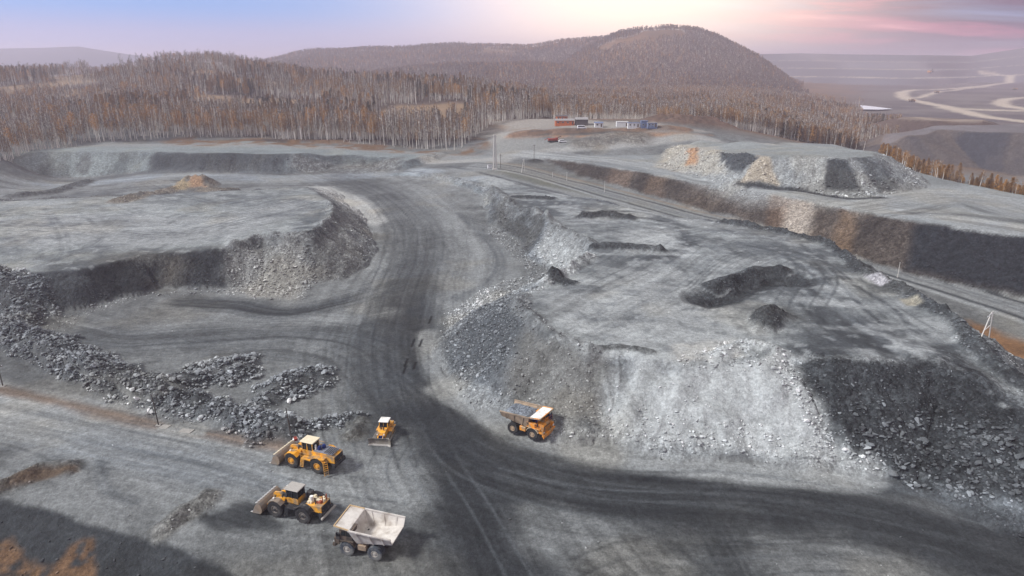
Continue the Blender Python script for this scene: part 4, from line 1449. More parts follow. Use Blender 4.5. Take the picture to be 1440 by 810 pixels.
kk = np.where((rg.random(len(xx)) < .25), 3, kk)
sc_ = rg.uniform(.5, .85, len(xx))
scatter('valley_wood', np.c_[xx, yy, zz], np.repeat(sc_[:, None], 3, 1) * np.array([1.15, 1.15, 1]), np.c_[rg.normal(0, .03, (len(xx), 2)), rg.uniform(0, 6.28, len(xx))], kk, TREE_SRC)

# larches along the edge of the embankment terrace on the right
tl = smooth_line([at(*q_) for q_ in [(1245, 219, 18), (1285, 240, 17.5), (1330, 252, 17.5), (1385, 263, 17.5), (1440, 274, 17.5), (1500, 286, 17.5)]], 8)
for i in range(230):
    t = rg.random() * (len(tl) - 1)
    j = int(t)
    p = tl[j] + (tl[min(j + 1, len(tl) - 1)] - tl[j]) * (t - j)
    off = rg.random() ** 1.1 * 26 + 3
    x, y = p[0] + off * .45 + rg.normal(0, 2), p[1] + off
    z = gz(x, y)
    if z > 17.6:
        continue
    k = int(rg.choice([6, 6, 5, 6, 5, 4, 3]))
    s_ = rg.uniform(.22, .60)
    px_ = 720 + FPX * x / (y * CP + (CAMH - z) * SP)
    sec = 'just behind the striped heap' if px_ < 1290 else 'in the left part' if px_ < 1340 else 'in the middle' if px_ < 1400 else 'near the right edge'
    size_ = 'tall ' if s_ > .47 else 'small ' if s_ < .34 else 'mid-sized '
    what = {6: 'orange larch', 5: 'brown larch', 4: 'orange-leaved birch', 3: 'brown-leaved birch'}[k]
    plant(k, x, y, z, s_ * .8, rg.uniform(0, 6.28), 0, 0, 'larch_tree' if k >= 5 else 'birch_tree',
          size_ + what + ' in the tree row below the terrace edge, ' + sec, 'tree', 'larches below the terrace edge' if k >= 5 else 'birches below the terrace edge', rg.uniform(1.2, 1.9))

# mountain sides
n_try = 90000
uu = rg.uniform(-.80, .48, n_try)
yy = 1150 + rg.random(n_try) * 1350
xx = uu * yy
cls_ = ZONE[np.clip(np.searchsorted(ROWS, yy) - 1, 0, len(ROWS) - 2), ucol(uu)]
okm = (np.isin(cls_, [21, 22, 24]) & (fbm(xx, yy, 180, 3, 632) > -.5)) | ((yy < 1500) & (uu > -.1) & (uu < .42) & (fbm(xx, yy, 120, 3, 631) > -.1))
xx, yy = xx[okm], yy[okm]
zz = ground(xx, yy)
a_ = fbm(xx, yy, 160, 3, 641)
kk = np.where(rg.random(len(xx)) < .68 + a_ * .5, 0, np.where(rg.random(len(xx)) < .55, 1, np.where(rg.random(len(xx)) < .6, 2, 3)))
sc_ = rg.uniform(.45, .95, len(xx)) * (1 + .3 * fbm(xx, yy, 90, 2, 642))
scatter('mountain_wood', np.c_[xx, yy, zz], np.c_[sc_ * 1.3, sc_ * 1.3, sc_], np.c_[np.zeros((len(xx), 2)), rg.uniform(0, 6.28, len(xx))], kk, FAR_SRC)

# ------------------------------------------------------------------ rocks
def rock_mesh(seed, flat=.7, n=15):
    r = random.Random(seed)
    bm = bmesh.new()
    for _ in range(n):
        v = Vector((r.gauss(0, 1), r.gauss(0, 1), r.gauss(0, 1))).normalized()
        v = Vector((v.x * r.uniform(.8, 1.0), v.y * r.uniform(.65, .9), v.z * flat * r.uniform(.8, 1)))
        bm.verts.new(v * .5)
    bmesh.ops.convex_hull(bm, input=bm.verts)
    loose = [v for v in bm.verts if not v.link_faces]
    bmesh.ops.delete(bm, geom=loose, context='VERTS')
    me = bpy.data.meshes.new('rock')
    bm.to_mesh(me)
    bm.free()
    return me


def rock_material(name, inst):
    m, nd, ln, bs = new_mat(name)
    bs.inputs['Roughness'].default_value = .9
    bs.inputs['Specular IOR Level'].default_value = .2
    oi = N(nd, 'ShaderNodeObjectInfo')
    if inst:
        a = N(nd, 'ShaderNodeAttribute', attribute_name='rc', attribute_type='INSTANCER')
        c = a.outputs['Color']
    else:
        c = oi.outputs['Color']
    tc = N(nd, 'ShaderNodeTexCoord')
    nz = N(nd, 'ShaderNodeTexNoise')
    nz.inputs['Scale'].default_value = 5
    nz.inputs['Detail'].default_value = 4
    ln.new(tc.outputs['Object'], nz.inputs['Vector'])
    mr = N(nd, 'ShaderNodeMapRange')
    mr.inputs['From Min'].default_value = .3
    mr.inputs['From Max'].default_value = .7
    mr.inputs['To Min'].default_value = .75
    mr.inputs['To Max'].default_value = 1.25
    ln.new(nz.outputs['Fac'], mr.inputs['Value'])
    s = N(nd, 'ShaderNodeVectorMath', operation='SCALE')
    ln.new(c, s.inputs[0])
    ln.new(mr.outputs[0], s.inputs['Scale'])
    ln.new(s.outputs[0], bs.inputs['Base Color'])
    return m


M_ROCK, M_ROCKI = rock_material('grey_rock', False), rock_material('rubble_rock', True)
ROCKS = [rock_mesh(100 + i, flat=.55 + .05 * (i % 5), n=13 + i % 6) for i in range(12)]
ROCK_SRC = []
for me in ROCKS:
    m2 = me.copy()
    m2.materials.append(M_ROCKI)
    me.materials.append(M_ROCK)
    o = bpy.data.objects.new('rock_source', m2)
    ROCK_SRC.append(o)

# how many stones per square metre, and how large
DEN = np.zeros(NV)
SIZ = np.full(NV, .3)
TON = np.full(NV, 1.35)


def stones(mask, den, size, tone=None):
    m = mask > .15
    DEN[m] = np.maximum(DEN[m], den * mask[m])
    SIZ[m] = size if np.isscalar(size) else size[m]
    if tone is not None:
        TON[m] = tone


stones((Y < 330) * (Y > 40) * np.clip(.45 + 1.3 * n1, .16, 1), .16, .19)
TON[:] = 1.55
for nm, den, s0, s1 in (('spoil_bench', 1.5, .22, .45), ('dump_plateau', 1.9, .2, .42), ('rail_embankment', .9, .28, .42), ('striped_heap', .8, .35, .6), ('far_bench', .12, .5, .7)):
    msk = zmask(nm, 1.2, None, 1.0)
    drop = np.clip(zd / 18, 0, 1)
    stones(msk, den, s0 + (s1 - s0) * drop)
ws = area([(880, 495), (960, 512), (1035, 505), (1070, 505), (1130, 590), (1150, 612), (1000, 606), (900, 600), (840, 560)], 3, 3, 150)
DEN[ws > .3] *= .3
stones(area([(60, 468), (127, 440), (200, 418), (315, 412), (315, 400), (200, 405), (120, 425), (60, 450)], 2, 2, 149), 1.5, .42, 2.0)
stones(area([(620, 450), (700, 398), (735, 418), (742, 445), (720, 470), (690, 550), (640, 515)], 2, 2, 157), 5.0, .46, 2.3)
stones(area([(690, 550), (720, 500), (790, 530), (830, 560), (830, 600), (740, 575)], 2, 2, 158), 3.0, .36, 1.7)
stones(area([(850, 600), (900, 580), (1000, 600), (1120, 610), (1200, 655), (1110, 648), (960, 635), (880, 622)], 2, 2, 159), 1.6, .5, 1.35)
stones(area([(1070, 500), (1106, 500), (1180, 620), (1215, 650), (1190, 655), (1130, 590)], 1, 1, 160), 3.2, .52, 1.35)
stones(area([(940, 503), (1030, 478), (1100, 490), (1090, 515), (1000, 520), (950, 516)], 1, 1, 161), 2.6, .45, 1.25)
stones(dk * zmask('dump_plateau', 1), 1.5, .24 + .45 * np.clip(zd / 24, 0, 1), 2.3)
stones(area([(1170, 612), (1240, 590), (1330, 600), (1450, 590), (1460, 700), (1330, 684), (1220, 655)], 2, 2, 162), 2.4, .74, 2.6)
stones(area([(320, 412), (322, 360), (350, 345), (430, 340), (445, 395), (425, 420), (360, 420)], 1.5, 2, 163), 2.2, .60, 1.6)
stones(area([(690, 330), (735, 368), (775, 380), (790, 372), (750, 345), (700, 310)], 1.5, 1.5, 164), 1.6, .6, 1.7)
stones(area([(690, 400), (760, 385), (790, 390), (740, 412), (700, 415)], 1, 1, 165), 2.2, .6, 1.7)
stones(area([(-60, 380), (40, 385), (60, 440), (50, 470), (-60, 450)], 2, 2, 166), 2.0, .65, 1.6)
stones(area([(925, 235), (945, 206), (1010, 212), (1090, 255), (1020, 246)], 2, 2, 167), .8, .7, 1.2)
stones(area([(1120, 268), (1180, 250), (1270, 262), (1240, 278), (1180, 278)], 2, 2, 168), .8, .8, 1.4)
stones((zone == 30) * sstep(1, 3, zd), .5, .28, 1.6)
for k, (name, P, hw, hh, lump) in enumerate(BUMPS):
    m = (bmp == k + 1) * np.clip(bw * 1.5, 0, 1) * np.clip(.8 + 1.1 * n2, .1, 1)
    d_, s_ = {'rubble_berm': (4.6, .66), 'boulder_heap': (4.6, .74), 'gravel_mound': (1.8, .24), 'dark_heap': (1.8, .34), 'pale_ridge': (2.6, .42), 'rim_berm': (1.5, .5),
              'orange_heap': (.5, .5), 'low_heap': (.5, .5), 'crest_rim': (.9, .42)}.get(name, (0, .3))
    if d_:
        stones(m, d_, s_, {'rubble_berm': 2.6, 'boulder_heap': 2.8, 'pale_ridge': 1.2, 'rim_berm': 1.7, 'dark_heap': 1.6, 'rubble_berm2': 2}.get(name, 1.4))
RD_ = np.maximum(hl, br) > .3
DEN[RD_ & (zone == 0) & (bmp == 0)] *= .3

q = QUAD
fden = DEN[q].mean(1)
cand = np.nonzero(fden > 1e-3)[0]
q = q[cand]
ax_, ay_ = X[q], Y[q]
far_ = .5 * np.abs((ax_[:, 2] - ax_[:, 0]) * (ay_[:, 3] - ay_[:, 1]) - (ax_[:, 3] - ax_[:, 1]) * (ay_[:, 2] - ay_[:, 0]))
expn = far_ * fden[cand]
inview = (np.abs(ax_[:, 0] / ay_[:, 0]) < .95)
expn = expn * inview
cnt = rg.poisson(expn)
fi = np.repeat(np.arange(len(q)), cnt)
r1, r2 = rg.random(len(fi)), rg.random(len(fi))
w4 = np.stack([(1 - r1) * (1 - r2), r1 * (1 - r2), r1 * r2, (1 - r1) * r2], 1)
qq = q[fi]
rp = (CO[qq] * w4[:, :, None]).sum(1)
size = SIZ[qq].mean(1) * np.clip(np.exp(rg.normal(-.22, .52, len(fi))), .35, 2.6)
tone = CC[qq].mean(1) * (TON[qq].mean(1) * np.exp(rg.normal(0, .30, len(fi))))[:, None]
gm = tone.mean(1, keepdims=True)
tone = np.clip(gm + (tone - gm) * .75, .02, .62)
rscl = size[:, None] * np.stack([rg.uniform(.85, 1.3, len(fi)), rg.uniform(.75, 1.1, len(fi)), rg.uniform(.7, 1.05, len(fi))], 1)
rrot = np.stack([rg.uniform(-.5, .5, len(fi)), rg.uniform(-.5, .5, len(fi)), rg.uniform(0, 6.28, len(fi))], 1)
ridx = rg.integers(0, len(ROCKS), len(fi))
rp[:, 2] += size * .12
# stones of the same heap overlap less when the larger ones sit higher
bq = bmp[qq[:, 0]]
BN = np.array([''] + [b[0] for b in BUMPS])
is_berm = np.isin(BN[bq], ['rubble_berm', 'boulder_heap'])
rp[:, 2] += np.where(is_berm, rg.random(len(fi)) * .35, 0)
app = size / np.hypot(rp[:, 1], CAMH)
app[~((np.abs(rp[:, 0] / (rp[:, 1] * CP + CAMH * SP)) < .75) & (rp[:, 1] > 72))] = 0
big = np.argsort(-app)[:300]
bigm = np.zeros(len(fi), bool)
bigm[big] = True
fd = (zone[qq[:, 0]] > 0) & (dk[qq[:, 0]] > .2)


def boulder_label(i):
    n_ = BN[bq[i]]
    x, y, z = rp[i]
    g_ = tone[i].mean()
    look = ('pale' if g_ > .27 else 'mid-grey' if g_ > .16 else 'dark grey') + (' large' if size[i] > 1.25 else '')
    px = 720 + FPX * x / (y * CP + (CAMH - z) * SP)
    if n_ == 'rubble_berm':
        sec = 'at its wide left end' if px < 110 else 'left of the leaning pole' if px < 215 else 'right of the leaning pole' if px < 350 else 'just left of the farther wheel loader'
        return look + ' boulder in the long rubble berm, ' + sec, 'boulders of the rubble berm'
    if n_ == 'boulder_heap':
        sec = 'the first boulder heap behind the rubble berm' if px < 362 else 'the second boulder heap behind the rubble berm' if py_of(i) < 578 else 'the low string of rocks left of the bulldozer'
        return look + ' boulder in ' + sec, 'boulders of the small heaps'
    if fd[i] or x > 55:
        sec = 'beside the white rubble' if px < 1250 else 'in the middle' if px < 1350 else 'towards the right'
        return look + ' boulder at the foot of the black rock slope, ' + sec, 'boulders below the black slope'
    if x > 12:
        return look + ' boulder on the white rubble slope behind the orange truck', 'boulders on the white slope'
    if x > -30:
        return look + ' boulder on the rubble flank left of the orange truck', 'boulders on the rubble flank'
    return look + ' boulder on the rubble slope at the left quarry wall', 'boulders at the left wall'


def py_of(i):
    x, y, z = rp[i]
    return 405 + FPX * ((CAMH - z) * CP - y * SP) / (y * CP + (CAMH - z) * SP)


for i in big:
    o = bpy.data.objects.new('boulder', ROCKS[ridx[i]])
    COL.objects.link(o)
    o.location = rp[i]
    o.rotation_euler = rrot[i]
    o.scale = rscl[i]
    o.color = (*tone[i], 1)
    lb, gp = boulder_label(i)
    tag(o, lb, 'boulder', gp)
rest = ~bigm
scatter('rubble', rp[rest], rscl[rest], rrot[rest], ridx[rest], ROCK_SRC, col=tone[rest])
print('rocks', rest.sum(), 'size range', size.min(), size.max())

# ------------------------------------------------------------------ pond of the far mine
def pond_material():
    m, nd, ln, bs = new_mat('pond_pale')
    bs.inputs['Base Color'].default_value = (.72, .75, .80, 1)  # even pale base colour for the pond surface
    bs.inputs['Roughness'].default_value = .25
    return m


ph = [hit(px, py) for px, py in [(1188, 150), (1205, 148.5), (1225, 150), (1240, 152), (1256, 155), (1235, 156.5), (1210, 156), (1195, 153)]]
zp = max(p[2] for p in ph) + .4
pond = mesh_obj('pond', [(p[0], p[1], zp) for p in ph], [tuple(range(len(ph)))], pond_material())
pond['kind'] = 'structure'

# ------------------------------------------------------------------ haze
def build_haze():
    v = [(-15500, -300, -25), (15500, -300, -25), (15500, 15500, -25), (-15500, 15500, -25), (-15500, -300, 206), (15500, -300, 206), (15500, 15500, 206), (-15500, 15500, 206)]
    f = [(0, 3, 2, 1), (4, 5, 6, 7), (0, 1, 5, 4), (1, 2, 6, 5), (2, 3, 7, 6), (3, 0, 4, 7)]
    m = bpy.data.materials.new('haze')
    m.use_nodes = True
    nd, ln = m.node_tree.nodes, m.node_tree.links
    nd.clear()
    out = N(nd, 'ShaderNodeOutputMaterial')
    pv = N(nd, 'ShaderNodeVolumePrincipled')
    pv.inputs['Color'].default_value = (.98, .87, .96, 1)
    pv.inputs['Density'].default_value = .00026
    pv.inputs['Anisotropy'].default_value = 0.4
    ln.new(pv.outputs[0], out.inputs['Volume'])
    o = mesh_obj('haze', v, f, m)
    o['kind'] = 'stuff'


build_haze()
# ------------------------------------------------------------------ mesh builder for machines and small structures
class MB:
    def __init__(self):
        self.v, self.f = [], []

    def add(self, verts, faces):
        b = len(self.v)
        self.v += [tuple(p) for p in verts]
        self.f += [tuple(i + b for i in f) for f in faces]
        return self

    def hexa(self, P):
        """8 corners: 0-3 one side, 4-7 the other"""
        return self.add(P, [(0, 3, 2, 1), (4, 5, 6, 7), (0, 1, 5, 4), (1, 2, 6, 5), (2, 3, 7, 6), (3, 0, 4, 7)])

    def box(self, x0, x1, y0, y1, z0, z1, bev=0.0):
        if bev <= 0:
            return self.hexa([(x0, y0, z0), (x1, y0, z0), (x1, y1, z0), (x0, y1, z0), (x0, y0, z1), (x1, y0, z1), (x1, y1, z1), (x0, y1, z1)])
        bm = bmesh.new()
        bmesh.ops.create_cube(bm, size=1)
        for v in bm.verts:
            v.co = Vector(((x0 + x1) / 2 + v.co.x * (x1 - x0), (y0 + y1) / 2 + v.co.y * (y1 - y0), (z0 + z1) / 2 + v.co.z * (z1 - z0)))
        bmesh.ops.bevel(bm, geom=bm.edges[:], offset=min(bev, (x1 - x0) * .3, (y1 - y0) * .3, (z1 - z0) * .3), segments=1, affect='EDGES')
        bm.verts.index_update()
        self.add([v.co for v in bm.verts], [tuple(v.index for v in f.verts) for f in bm.faces])
        bm.free()
        return self

    def prism(self, prof, y0, y1, inset=0.0):
        """side profile [(x,z)] drawn out from y0 to y1"""
        n = len(prof)
        P = [(x, y0, z) for x, z in prof] + [(x, y1, z) for x, z in prof]
        F = [tuple(range(n)), tuple(range(2 * n - 1, n - 1, -1))] + [((k + 1) % n, k, n + k, n + (k + 1) % n) for k in range(n)]
        return self.add(P, F)

    def tube(self, p0, p1, r0, r1=None, n=8):
        r1 = r0 if r1 is None else r1
        p0, p1 = Vector(p0), Vector(p1)
        d = (p1 - p0).normalized()
        a = d.orthogonal().normalized()
        b = d.cross(a)
        P = []
        for p, r in ((p0, r0), (p1, r1)):
            P += [p + a * (math.cos(2 * math.pi * k / n) * r) + b * (math.sin(2 * math.pi * k / n) * r) for k in range(n)]
        F = [(k, (k + 1) % n, n + (k + 1) % n, n + k) for k in range(n)] + [tuple(range(n - 1, -1, -1)), tuple(range(n, 2 * n))]
        return self.add(P, F)

    def beam(self, p0, p1, w, h):
        """rectangular bar between two points"""
        p0, p1 = Vector(p0), Vector(p1)
        d = (p1 - p0).normalized()
        s = d.cross(Vector((0, 0, 1)))
        s = s.normalized() if s.length > 1e-3 else Vector((0, 1, 0))
        u = s.cross(d)
        P = [p + s * (a * w / 2) + u * (b * h / 2) for p in (p0, p1) for a, b in ((-1, -1), (1, -1), (1, 1), (-1, 1))]
        return self.hexa(P)

    def lathe_y(self, prof, cx, cy, cz, n=20):
        """profile [(r, y)] turned about the axle (Y)"""
        m = len(prof)
        P = [(cx + r * math.cos(2 * math.pi * k / n), cy + y, cz + r * math.sin(2 * math.pi * k / n)) for k in range(n) for r, y in prof]
        F = [(k * m + i, k * m + i + 1, ((k + 1) % n) * m + i + 1, ((k + 1) % n) * m + i) for k in range(n) for i in range(m - 1)]
        return self.add(P, F)

    def plate(self, quad, t):
        """a plate of thickness t below a quad of four points"""
        q = [Vector(p) for p in quad]
        nrm = (q[1] - q[0]).cross(q[3] - q[0]).normalized()
        return self.hexa([p - nrm * t for p in q] + q)

    def build(self, name, mat, parent=None, smooth=False):
        o = mesh_obj(name, self.v, self.f, mat, parent, smooth)
        bm = bmesh.new()
        bm.from_mesh(o.data)
        bmesh.ops.recalc_face_normals(bm, faces=bm.faces[:])
        bm.to_mesh(o.data)
        bm.free()
        return o


DUST = (.30, .285, .255)
M_ORANGE = flat_mat('orange_paint', (.74, .27, .018), rough=.5, var=.12, spec=.4, scale=1.5, dirt=(.34, .24, .14), dirt_amt=.55)
M_YELLOW = flat_mat('yellow_paint', (.78, .36, .024), rough=.5, var=.12, spec=.4, scale=1.5, dirt=(.27, .20, .13), dirt_amt=.6)
M_CREAM = flat_mat('cream_paint', (.66, .58, .42), rough=.6, var=.12, scale=2)
M_WHITE = flat_mat('white_paint', (.72, .71, .68), rough=.6, var=.10, scale=2, dirt=(.45, .42, .37), dirt_amt=.3)
M_BODYW = flat_mat('dusty_white_steel', (.56, .53, .49), rough=.8, var=.14, scale=1.2, dirt=(.34, .30, .26), dirt_amt=.45)
M_BODYD = flat_mat('worn_body_steel', (.33, .25, .18), rough=.85, var=.2, scale=1.5, dirt=(.20, .16, .12), dirt_amt=.5)
M_SHADED = flat_mat('shaded_brown_steel', (.13, .10, .08), rough=.8, var=.35, scale=2, dirt=(.05, .045, .04), dirt_amt=.5)  # brown steel painted darker, the shade under the canopy put into it
M_BLADE = flat_mat('bare_steel', (.26, .245, .225), rough=.55, var=.2, scale=2, metal=.3, dirt=(.22, .20, .17), dirt_amt=.5)
M_EDGE = flat_mat('polished_edge', (.60, .58, .55), rough=.4, var=.15, scale=3, metal=.4)
M_BUCKET = flat_mat('dusty_bucket_steel', (.25, .195, .145), rough=.8, var=.25, scale=2, dirt=(.22, .20, .18), dirt_amt=.5)
M_DARK = flat_mat('dark_frame', (.030, .032, .036), rough=.7, var=.3, scale=3, dirt=(.12, .11, .10), dirt_amt=.3)
M_TYRE = flat_mat('tyre_rubber', (.030, .030, .032), rough=.9, var=.2, scale=2, dirt=(.070, .068, .065), dirt_amt=.35)
M_TYREG = flat_mat('dusty_tyre_rubber', (.065, .075, .09), rough=.9, var=.2, scale=2, dirt=(.16, .16, .155), dirt_amt=.5)
M_TAN = flat_mat('faded_yellow_edge', (.50, .36, .20), rough=.7, var=.2)
M_RIMB = flat_mat('tan_rim', (.36, .27, .19), rough=.7, var=.15)
M_RIMG = flat_mat('grey_rim', (.36, .34, .31), rough=.7, var=.15)
M_RIMD = flat_mat('dull_rim', (.17, .155, .14), rough=.7, var=.15)
M_BLUE = flat_mat('dark_blue_paint', (.018, .032, .14), rough=.5, var=.2)
M_DECK = flat_mat('deck_plate', (.20, .21, .25), rough=.7, var=.2, scale=4, dirt=(.10, .10, .12), dirt_amt=.4)
M_RUSTY = flat_mat('rusty_engine', (.36, .10, .05), rough=.8, var=.3)
M_LIGHT = flat_mat('lamp_glass', (.75, .75, .72), rough=.2, var=.05)
M_GLASS, _nd, _ln, _bs = new_mat('cab_glass')
_bs.inputs['Base Color'].default_value = (.012, .015, .018, 1)
_bs.inputs['Roughness'].default_value = .12
M_LOAD = flat_mat('blue_grey_ore', (.17, .19, .215), rough=.9, var=.75, scale=2.6)


def wheel(parent, x, y, r, w, tyre_mat, rim_mat, side, twin=False):
    """one tyre with treads, its rim and hub; side = +1 left, -1 right (which way the hub faces)"""
    t = MB()
    h = w / 2
    t.lathe_y([(r * .48, -h * .9), (r * .78, -h), (r * .93, -h * .92), (r * .985, -h * .7), (r * .985, h * .7), (r * .93, h * .92), (r * .78, h), (r * .48, h * .9)], 0, 0, 0, 24)
    for k in range(22):
        a = 2 * math.pi * k / 22
        for s in (-1, 1):
            c0, s0 = math.cos(a + s * .05), math.sin(a + s * .05)
            c1, s1 = math.cos(a + s * .05 + .12), math.sin(a + s * .05 + .12)
            t.hexa([(r * .96 * c0, s * h * .05, r * .96 * s0), (r * .96 * c1, s * h * .05, r * .96 * s1), (r * .93 * c1, s * h * .96, r * .93 * s1), (r * .93 * c0, s * h * .96, r * .93 * s0),
                    (r * 1.0 * c0, s * h * .05, r * 1.0 * s0), (r * 1.0 * c1, s * h * .05, r * 1.0 * s1), (r * .98 * c1, s * h * .98, r * .98 * s1), (r * .98 * c0, s * h * .98, r * .98 * s0)])
    o = t.build('wheel', tyre_mat, parent)
    o.location = (x, y, r)
    rim = MB()
    e = side * h
    rim.lathe_y([(r * .49, e * .86), (r * .42, e * .93), (r * .40, e * .62), (r * .32, e * .45), (r * .28, e * .80), (.02, e * .84)], 0, 0, 0, 20)
    rm = rim.build('rim', rim_mat, o)
    b = MB()
    for k in range(8):
        a = 2 * math.pi * k / 8
        b.tube((r * .36 * math.cos(a), e * .50, r * .36 * math.sin(a)), (r * .36 * math.cos(a), e * .66, r * .36 * math.sin(a)), r * .035, n=5)
    b.lathe_y([(r * .17, e * .80), (r * .17, e * .98), (.01, e * 1.0)], 0, 0, 0, 10)
    b.build('hub', M_DARK if rim_mat is M_RIMD else rim_mat, o)
    return o


def rail(parent, pts, r=.028, posts=True, base=1.0, mat=None, name='handrail'):
    m = MB()
    for a, b in zip(pts[:-1], pts[1:]):
        m.tube(a, b, r, n=5)
        am, bm_ = (a[0], a[1], a[2] - base * .5), (b[0], b[1], b[2] - base * .5)
        m.tube(am, bm_, r * .8, n=5)
    if posts:
        for p in pts:
            m.tube((p[0], p[1], p[2] - base), p, r, n=5)
    return m.build(name, mat or M_YELLOW, parent)


def ladder(parent, p0, p1, width, axis, mat, name='ladder', steps=6):
    m = MB()
    p0, p1, ax = Vector(p0), Vector(p1), Vector(axis)
    for s in (-1, 1):
        m.beam(p0 + ax * (s * width / 2), p1 + ax * (s * width / 2), .09, .12)
    for k in range(steps):
        q = p0.lerp(p1, (k + .5) / steps)
        m.beam(q - ax * width / 2, q + ax * width / 2, .20, .05)
    return m.build(name, mat, parent)


# ------------------------------------------------------------------ rigid dump truck (origin on the ground between the axles, +X forward, +Y its left)
def dump_truck(loc, rz, label, paint, body_mat, canopy_mat, tyre_mat, rim_mat, loaded):
    T = empty('dump_truck', loc, rz, label, 'truck')
    R = 1.10
    fr = MB()
    for s in (-1, 1):
        fr.box(-3.4, 3.5, s * .62 - .16, s * .62 + .16, 1.15, 1.75)
    for x in (-3.3, -1.2, .6, 3.2):
        fr.box(x - .15, x + .15, -.6, .6, 1.2, 1.65)
    fr.tube((2.1, -2.0, 1.1), (2.1, 2.0, 1.1), .20)
    fr.tube((-2.1, -2.1, 1.1), (-2.1, 2.1, 1.1), .36)
    fr.lathe_y([(.02, -.5), (.45, -.4), (.55, 0), (.45, .4), (.02, .5)], -2.1, 0, 1.1, 12)
    fr.build('chassis', M_DARK if paint is M_CREAM else M_DARK, T)
    for s in (-1, 1):
        wheel(T, 2.1, s * 2.12, R, .62, tyre_mat, rim_mat, s)
        wheel(T, -2.1, s * 2.14, R, .60, tyre_mat, rim_mat, s)
        wheel(T, -2.1, s * 1.46, R, .60, tyre_mat, rim_mat, s)
    # front: bumper, radiator, hood, decks
    b = MB().box(3.95, 4.45, -2.05, 2.05, .95, 1.45, .05)
    b.box(4.05, 4.40, -1.5, 1.5, .72, .95, .03)
    b.build('bumper', paint, T)
    hd = MB().prism([(1.7, 1.6), (4.0, 1.46), (4.12, 2.0), (4.0, 2.95), (3.7, 3.08), (1.7, 3.08)], -1.55, .62)
    hood = hd.build('hood', paint, T)
    g = MB().box(4.06, 4.15, -1.40, .46, 1.62, 2.75, .02)
    grille = g.build('grille', M_DARK, T)
    for k in range(6):
        MB().box(4.13, 4.19, -1.38, .44, 1.70 + k * .175, 1.78 + k * .175).build('slat', paint, grille)
    for s in (-1, 1):
        l = MB().box(4.12, 4.24, s * 1.78 - .22, s * 1.78 + .22, 1.62, 1.92, .03)
        l.build('headlight', M_LIGHT, T)
        MB().box(3.3, 4.12, s * 1.78 - .32, s * 1.78 + .32, 1.46, 2.42, .05).build('fender_box', paint, T)
    d = MB().box(.95, 3.6, .66, 2.45, 2.38, 2.50, .02)
    d.box(.95, 3.7, -2.45, -1.60, 2.38, 2.50, .02)
    d.build('deck', paint, T)
    for s in (-1, 1):
        m = MB()
        for k in range(6):
            a0, a1 = math.radians(25 + k * 22), math.radians(25 + (k + 1) * 22)
            rr = 1.32
            m.hexa([(2.1 + math.cos(a) * q, yy_, 1.1 + math.sin(a) * q) for yy_ in (s * 1.62, s * 2.45) for a, q in ((a0, rr), (a1, rr), (a1, rr + .06), (a0, rr + .06))])
        m.build('mudguard', M_CREAM if paint is M_ORANGE else paint, T)
    # cab on the left
    cb = MB().prism([(1.15, 2.5), (2.95, 2.5), (3.05, 3.15), (2.80, 4.12), (1.15, 4.12)], .72, 2.30)
    cab = cb.build('cab', paint, T)
    MB().prism([(3.05, 3.20), (3.09, 3.20), (2.86, 4.00), (2.82, 4.00)], .86, 2.16).build('windscreen', M_GLASS, cab)
    for y0, y1 in ((2.29, 2.33), (.69, .73)):
        MB().prism([(1.35, 3.2), (2.05, 3.2), (2.05, 3.95), (1.35, 3.95)], y0, y1).build('side_window', M_GLASS, cab)
        MB().prism([(2.13, 3.2), (2.90, 3.2), (2.72, 3.95), (2.13, 3.95)], y0, y1).build('side_window', M_GLASS, cab)
    MB().box(1.05, 3.0, .62, 2.40, 4.12, 4.22, .04).build('cab_roof', paint, cab)
    for s in (-1, 1):
        m = MB().tube((3.35, s * 2.3, 2.5), (3.35, s * 2.55, 3.5), .03, n=5)
        m.box(3.30, 3.38, s * 2.55 - .18, s * 2.55 + .18, 3.2, 3.75, .02)
        m.build('mirror', M_DARK, T)
    ac = MB().box(1.3, 2.6, -2.35, -1.62, 2.5, 3.25, .04)
    ac.build('electric_box', paint, T)
    for x in (1.7, 2.3):
        MB().tube((x, -1.2, 3.05), (x, -1.2, 3.6), .22, n=10).build('air_filter', M_BLUE if paint is M_ORANGE else M_DARK, T)
    MB().box(3.0, 3.55, 1.95, 2.45, 2.5, 3.35, .05).build('tool_box', M_BLUE if paint is M_ORANGE else M_DARK, T)
    rail(T, [(3.62, -2.38, 3.45), (3.62, -.2, 3.45), (3.62, .65, 3.45), (3.62, 2.38, 3.45)], mat=paint)
    rail(T, [(.98, -2.40, 3.40), (3.6, -2.40, 3.40)], mat=paint)
    ladder(T, (4.35, 1.30, .75), (3.85, 1.30, 2.45), .55, (0, 1, 0), paint)
    ladder(T, (4.35, -1.85, .75), (4.05, -1.85, 2.45), .45, (0, 1, 0), paint)
    for s in (-1, 1):
        MB().box(-.75, .55, s * 1.75 - .42, s * 1.75 + .42, 1.05, 1.95, .08).build('fuel_tank' if s > 0 else 'hydraulic_tank', paint if paint is M_ORANGE else M_BODYD, T)
        MB().tube((.95, s * .95, 1.4), (.2, s * .95, 2.25), .14).build('hoist_cylinder', M_DARK, T)
    # dump body: floor, head wall, side walls with ribs, canopy over the cab
    W0, W1 = 1.95, 2.55
    fl = MB().plate([(-4.65, -W0 - .1, 2.92), (-4.65, W0 + .1, 2.92), (.75, W0, 2.12), (.75, -W0, 2.12)][::-1], .14)
    body = fl.build('dump_body', body_mat, T)
    hw = MB().plate([(.75, -W0, 2.12), (.75, W0, 2.12), (1.55, W1, 4.30), (1.55, -W1, 4.30)], .10)
    hw.build('head_wall', body_mat, body)
